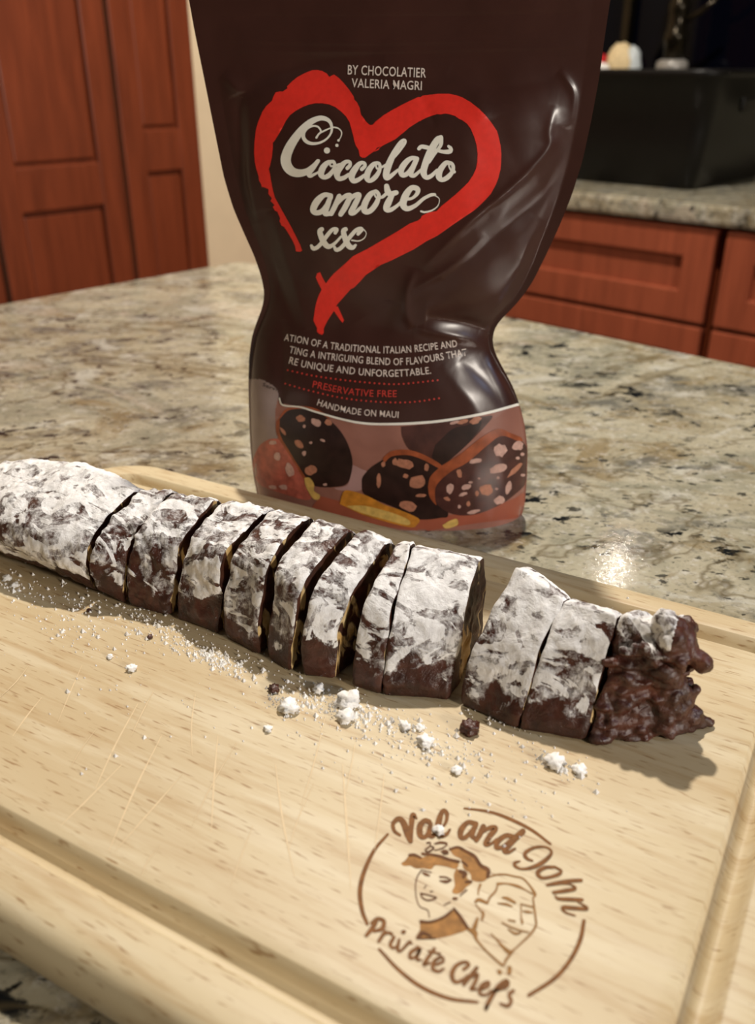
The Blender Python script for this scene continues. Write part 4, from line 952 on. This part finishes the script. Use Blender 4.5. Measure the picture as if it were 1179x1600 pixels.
D = Decal(on_pouch); D.text('RE UNIQUE AND UNFORGETTABLE.', fr_(*GG, [(80, 220), (200, 250), (400, 278), (600, 297), (760, 297), (925, 281)]), 11.5, bold=0.006); D.build('caption_lettering', PALE, pouch)
D = Decal(on_pouch); D.text('HANDMADE ON MAUI', fr_(*GG, [(247, 466), (350, 499), (500, 526), (730, 543)]), 10.5, bold=0.006); D.build('caption_lettering', PALE, pouch)
D = Decal(on_pouch)
D.text('PRESERVATIVE FREE', fr_(*GG, [(220, 361), (400, 399), (560, 416), (720, 419)]), 11, bold=0.006)
for row in ([(75, 260), (220, 292), (400, 318), (600, 338), (750, 342), (985, 317)], [(60, 340), (200, 380), (400, 425), (600, 447), (800, 450), (985, 425)]):
    c = catmull(fr_(*GG, row), 0.5); L = np.concatenate([[0], np.cumsum(np.linalg.norm(np.diff(c, axis=0), axis=1))])
    for t in np.arange(0, L[-1], 7.6):
        D.disc(np.interp(t, L, c[:, 0]), np.interp(t, L, c[:, 1]), 1.55, 0.0002, 8)
D.build('red_caption_lettering', REDTXT, pouch, 'red capital lettering between two dotted lines')
D = Decal(on_pouch)
D.ribbon([(437, 622, 2.0), (440, 631, 2.4), (448, 634, 2.6), (470, 636, 2.6), (496, 644, 2.8), (535, 655, 3.2), (567, 661, 3.6), (600, 662.5, 3.8), (650, 661, 4.0), (700, 656, 4.0), (760, 645, 4.0), (812, 631, 4.0)], lift=0.0004)
D.build('picture_border', CREAM, pouch, 'cream curved line above the printed picture')
D = Decal(on_pouch); D.text('Servi', [(410, 603), (432, 611)], 6, bold=0.0); D.build('side_lettering', ink('grey_print', srgb(70, 60, 56)), pouch)
FPp = ((380, 610), 4.9125); FQ = ((600, 620), 4.9125)
CH1 = ink('print_dark_chocolate', srgb(44, 26, 22), 0.34, 0.35, 0.45, 160); CH2 = ink('print_chocolate', srgb(74, 42, 36), 0.34, 0.3, 0.45, 160); RIM = ink('print_rim', srgb(150, 76, 44), 0.34, 0.3, 0.45, 200)
JEL = ink('print_jelly', srgb(176, 92, 76), 0.34, 0.3, 0.45, 220); NUT = ink('print_nut', srgb(176, 118, 92), 0.36, 0.2, 0.45, 500); NUT2 = ink('print_pale_nut', srgb(196, 156, 142), 0.36, 0.15, 0.45, 500); BIS = ink('print_biscuit', srgb(196, 128, 44), 0.36, 0.3, 0.45, 200)
CRM = ink('print_cream_crumb', srgb(214, 176, 96), 0.36, 0.2, 0.45, 300); ORG = ink('print_rosy_ground', srgb(158, 84, 62), 0.36, 0.12, 0.45, 60); LIL = ink('print_lilac_shadow', srgb(170, 132, 126), 0.36, 0.1, 0.45, 60)
def blob(name, mat, polys, lift, grid=5, sm=3, label=None):
    D = Decal(on_pouch)
    for p in polys: D.poly(p, lift, grid, sm)
    return D.build(name, mat, pouch, label)
blob('print_ground', ORG, [[(500, 775), (540, 785), (600, 800), (660, 806), (740, 800), (800, 780), (818, 770), (817, 800), (806, 809), (740, 818), (690, 826), (650, 829), (560, 815), (490, 800)]], 0.00012)
blob('print_soft_shadow', LIL, [fr_(*FPp, [(840, 570), (900, 600), (960, 640), (910, 760), (780, 770), (700, 750), (800, 720)])], 0.00014)
blob('print_fruit', JEL, [fr_(*FPp, [(270, 370), (200, 375), (130, 420), (80, 520), (75, 600), (110, 700), (180, 750), (300, 790), (480, 840), (530, 800), (480, 680), (400, 560), (330, 450)])], 0.00016, label='printed pink sugared fruit piece')
blob('print_slice_back', CH2, [fr_(*FQ, [(130, 228), (300, 212), (480, 188), (640, 165), (760, 150), (830, 150), (760, 240), (600, 400), (430, 530), (340, 470), (200, 410), (140, 310)])], 0.00016)
blob('print_slice_back_shade', CH1, [fr_(*FQ, [(390, 370), (520, 250), (640, 215), (740, 185), (720, 260), (600, 400), (440, 520), (370, 470)])], 0.0002)
blob('print_slice_dark_rim', RIM, [fr_(*FPp, [(255, 240), (330, 140), (440, 118), (560, 140), (660, 200), (640, 215), (560, 160), (440, 140), (350, 165), (290, 240), (285, 330), (300, 380), (255, 330)]), fr_(*FPp, [(270, 365), (300, 370), (480, 660), (500, 690), (470, 690), (400, 570)])], 0.00018)
blob('print_slice_dark', CH1, [fr_(*FPp, [(280, 220), (345, 155), (450, 140), (560, 160), (650, 215), (740, 305), (800, 405), (835, 520), (832, 620), (795, 715), (700, 740), (560, 735), (485, 670), (425, 580), (345, 450), (285, 340)])], 0.0002, label='printed dark chocolate slice')
mid = [(565, 752), (567, 744), (579.5, 730), (598, 718), (612, 707.5), (637, 705.5), (661, 713), (687.5, 728), (690, 760), (700, 803), (687.5, 809), (653, 811), (626, 797), (583, 779), (567, 769)]
blob('print_slice_middle_rim', RIM, [[(x, y - 3) for x, y in mid[3:8]] + [(687, 732), (660, 718), (637, 711), (612, 713), (600, 723)]], 0.00022, 4, 2)
blob('print_slice_middle', CH1, [mid], 0.0002, label='printed middle chocolate slice')
blob('print_slice_right_rim', RIM, [fr_(*FQ, [(335, 690), (355, 610), (440, 530), (600, 425), (740, 315), (870, 245), (960, 275), (1050, 315), (1040, 345), (900, 300), (780, 380), (640, 500), (500, 580), (400, 680), (390, 780), (400, 830), (350, 770)])], 0.00028)
blob('print_slice_right', CH2, [fr_(*FQ, [(375, 690), (400, 650), (470, 570), (620, 480), (750, 370), (880, 285), (960, 300), (1035, 330), (1092, 390), (1090, 520), (1080, 660), (1010, 740), (900, 820), (740, 890), (600, 910), (480, 880), (390, 800)])], 0.00025, label='printed chocolate slice with nuts at the right')
blob('print_biscuit', BIS, [[(530.6, 787), (536.7, 768), (549, 766.5), (575, 775), (600, 788), (626, 797), (654, 810), (651, 819.5), (640.7, 823.6), (600, 814), (565, 803)]], 0.0003, label='printed golden biscuit stick')
blob('print_biscuit_crumbs', CRM, [fr_(*FPp, [(470, 670), (510, 668), (545, 720), (545, 770), (588, 800), (580, 835), (540, 830), (510, 790), (480, 730)]), fr_(*FQ, [(445, 985), (500, 950), (555, 935), (565, 975), (520, 1000), (470, 1008)]), [(541, 790), (570, 790), (610, 800), (638, 812), (636, 820), (600, 811), (562, 800)]], 0.00034, 4, 2)
random.seed(3)
for nm, mat, org, nuts in (('print_nut', NUT, FQ, [(1000, 560, 80, 18, -45), (575, 585, 20, 34, -15), (780, 710, 48, 44, 0), (645, 820, 15, 20, 0), (480, 780, 25, 14, 20), (710, 740, 16, 20, 0), (155, 515, 78, 36, 15), (255, 650, 62, 50, -10), (325, 540, 18, 30, 0), (185, 835, 75, 38, 15), (165, 605, 22, 18, 0), (280, 755, 40, 14, 0), (600, 190, 50, 16, -15), (700, 180, 45, 24, -20)]),
                           ('print_nut', NUT, FPp, [(1040, 695, 18, 55, 0), (1075, 565, 16, 22, 0), (1165, 545, 20, 28, 0), (440, 215, 40, 25, 10), (430, 410, 46, 25, 40), (520, 610, 50, 36, -20), (655, 245, 28, 24, 30), (305, 310, 13, 38, -35)]),
                           ('print_nut', NUT2, FQ, [(890, 410, 48, 50, 0), (1020, 375, 44, 36, -20), (875, 550, 70, 34, -15), (700, 490, 48, 20, -10), (505, 700, 28, 42, 15), (630, 690, 40, 20, -15), (950, 695, 22, 50, 20), (880, 790, 44, 32, -20), (685, 880, 50, 16, -15), (605, 745, 34, 13, -20), (1055, 440, 14, 14, 0), (1060, 600, 18, 12, 0), (870, 620, 12, 12, 0), (725, 625, 10, 8, 0), (660, 655, 16, 10, 0), (575, 840, 12, 14, 0), (1020, 470, 16, 12, 0), (860, 705, 12, 10, 0), (540, 195, 40, 12, -15)]),
                           ('print_nut', NUT2, FPp, [(560, 245, 44, 27, 30), (610, 382, 22, 11, 20), (470, 275, 12, 15, 0), (520, 400, 14, 10, 0), (470, 480, 16, 22, 20), (630, 720, 16, 10, 0), (230, 400, 30, 16, 0), (265, 505, 26, 34, 0), (360, 610, 30, 55, -15), (310, 740, 35, 20, 10), (230, 740, 30, 16, 10)])):
    D = Decal(on_pouch)
    for (x, y, rx, ry, ro) in nuts:
        n_ = 14; t_ = np.linspace(0, 2 * np.pi, n_, endpoint=False); j = np.array([random.uniform(0.82, 1.15) for _ in range(n_)])
        ca, sa = math.cos(math.radians(ro)), math.sin(math.radians(ro)); X = rx * j * np.cos(t_); Y = ry * j * np.sin(t_)
        D = Decal(on_pouch); D.poly(np.column_stack([org[0][0] + (x + X * ca - Y * sa) / org[1], org[0][1] + (y + X * sa + Y * ca) / org[1]]), 0.00038, 4); D.build(nm, mat, pouch)
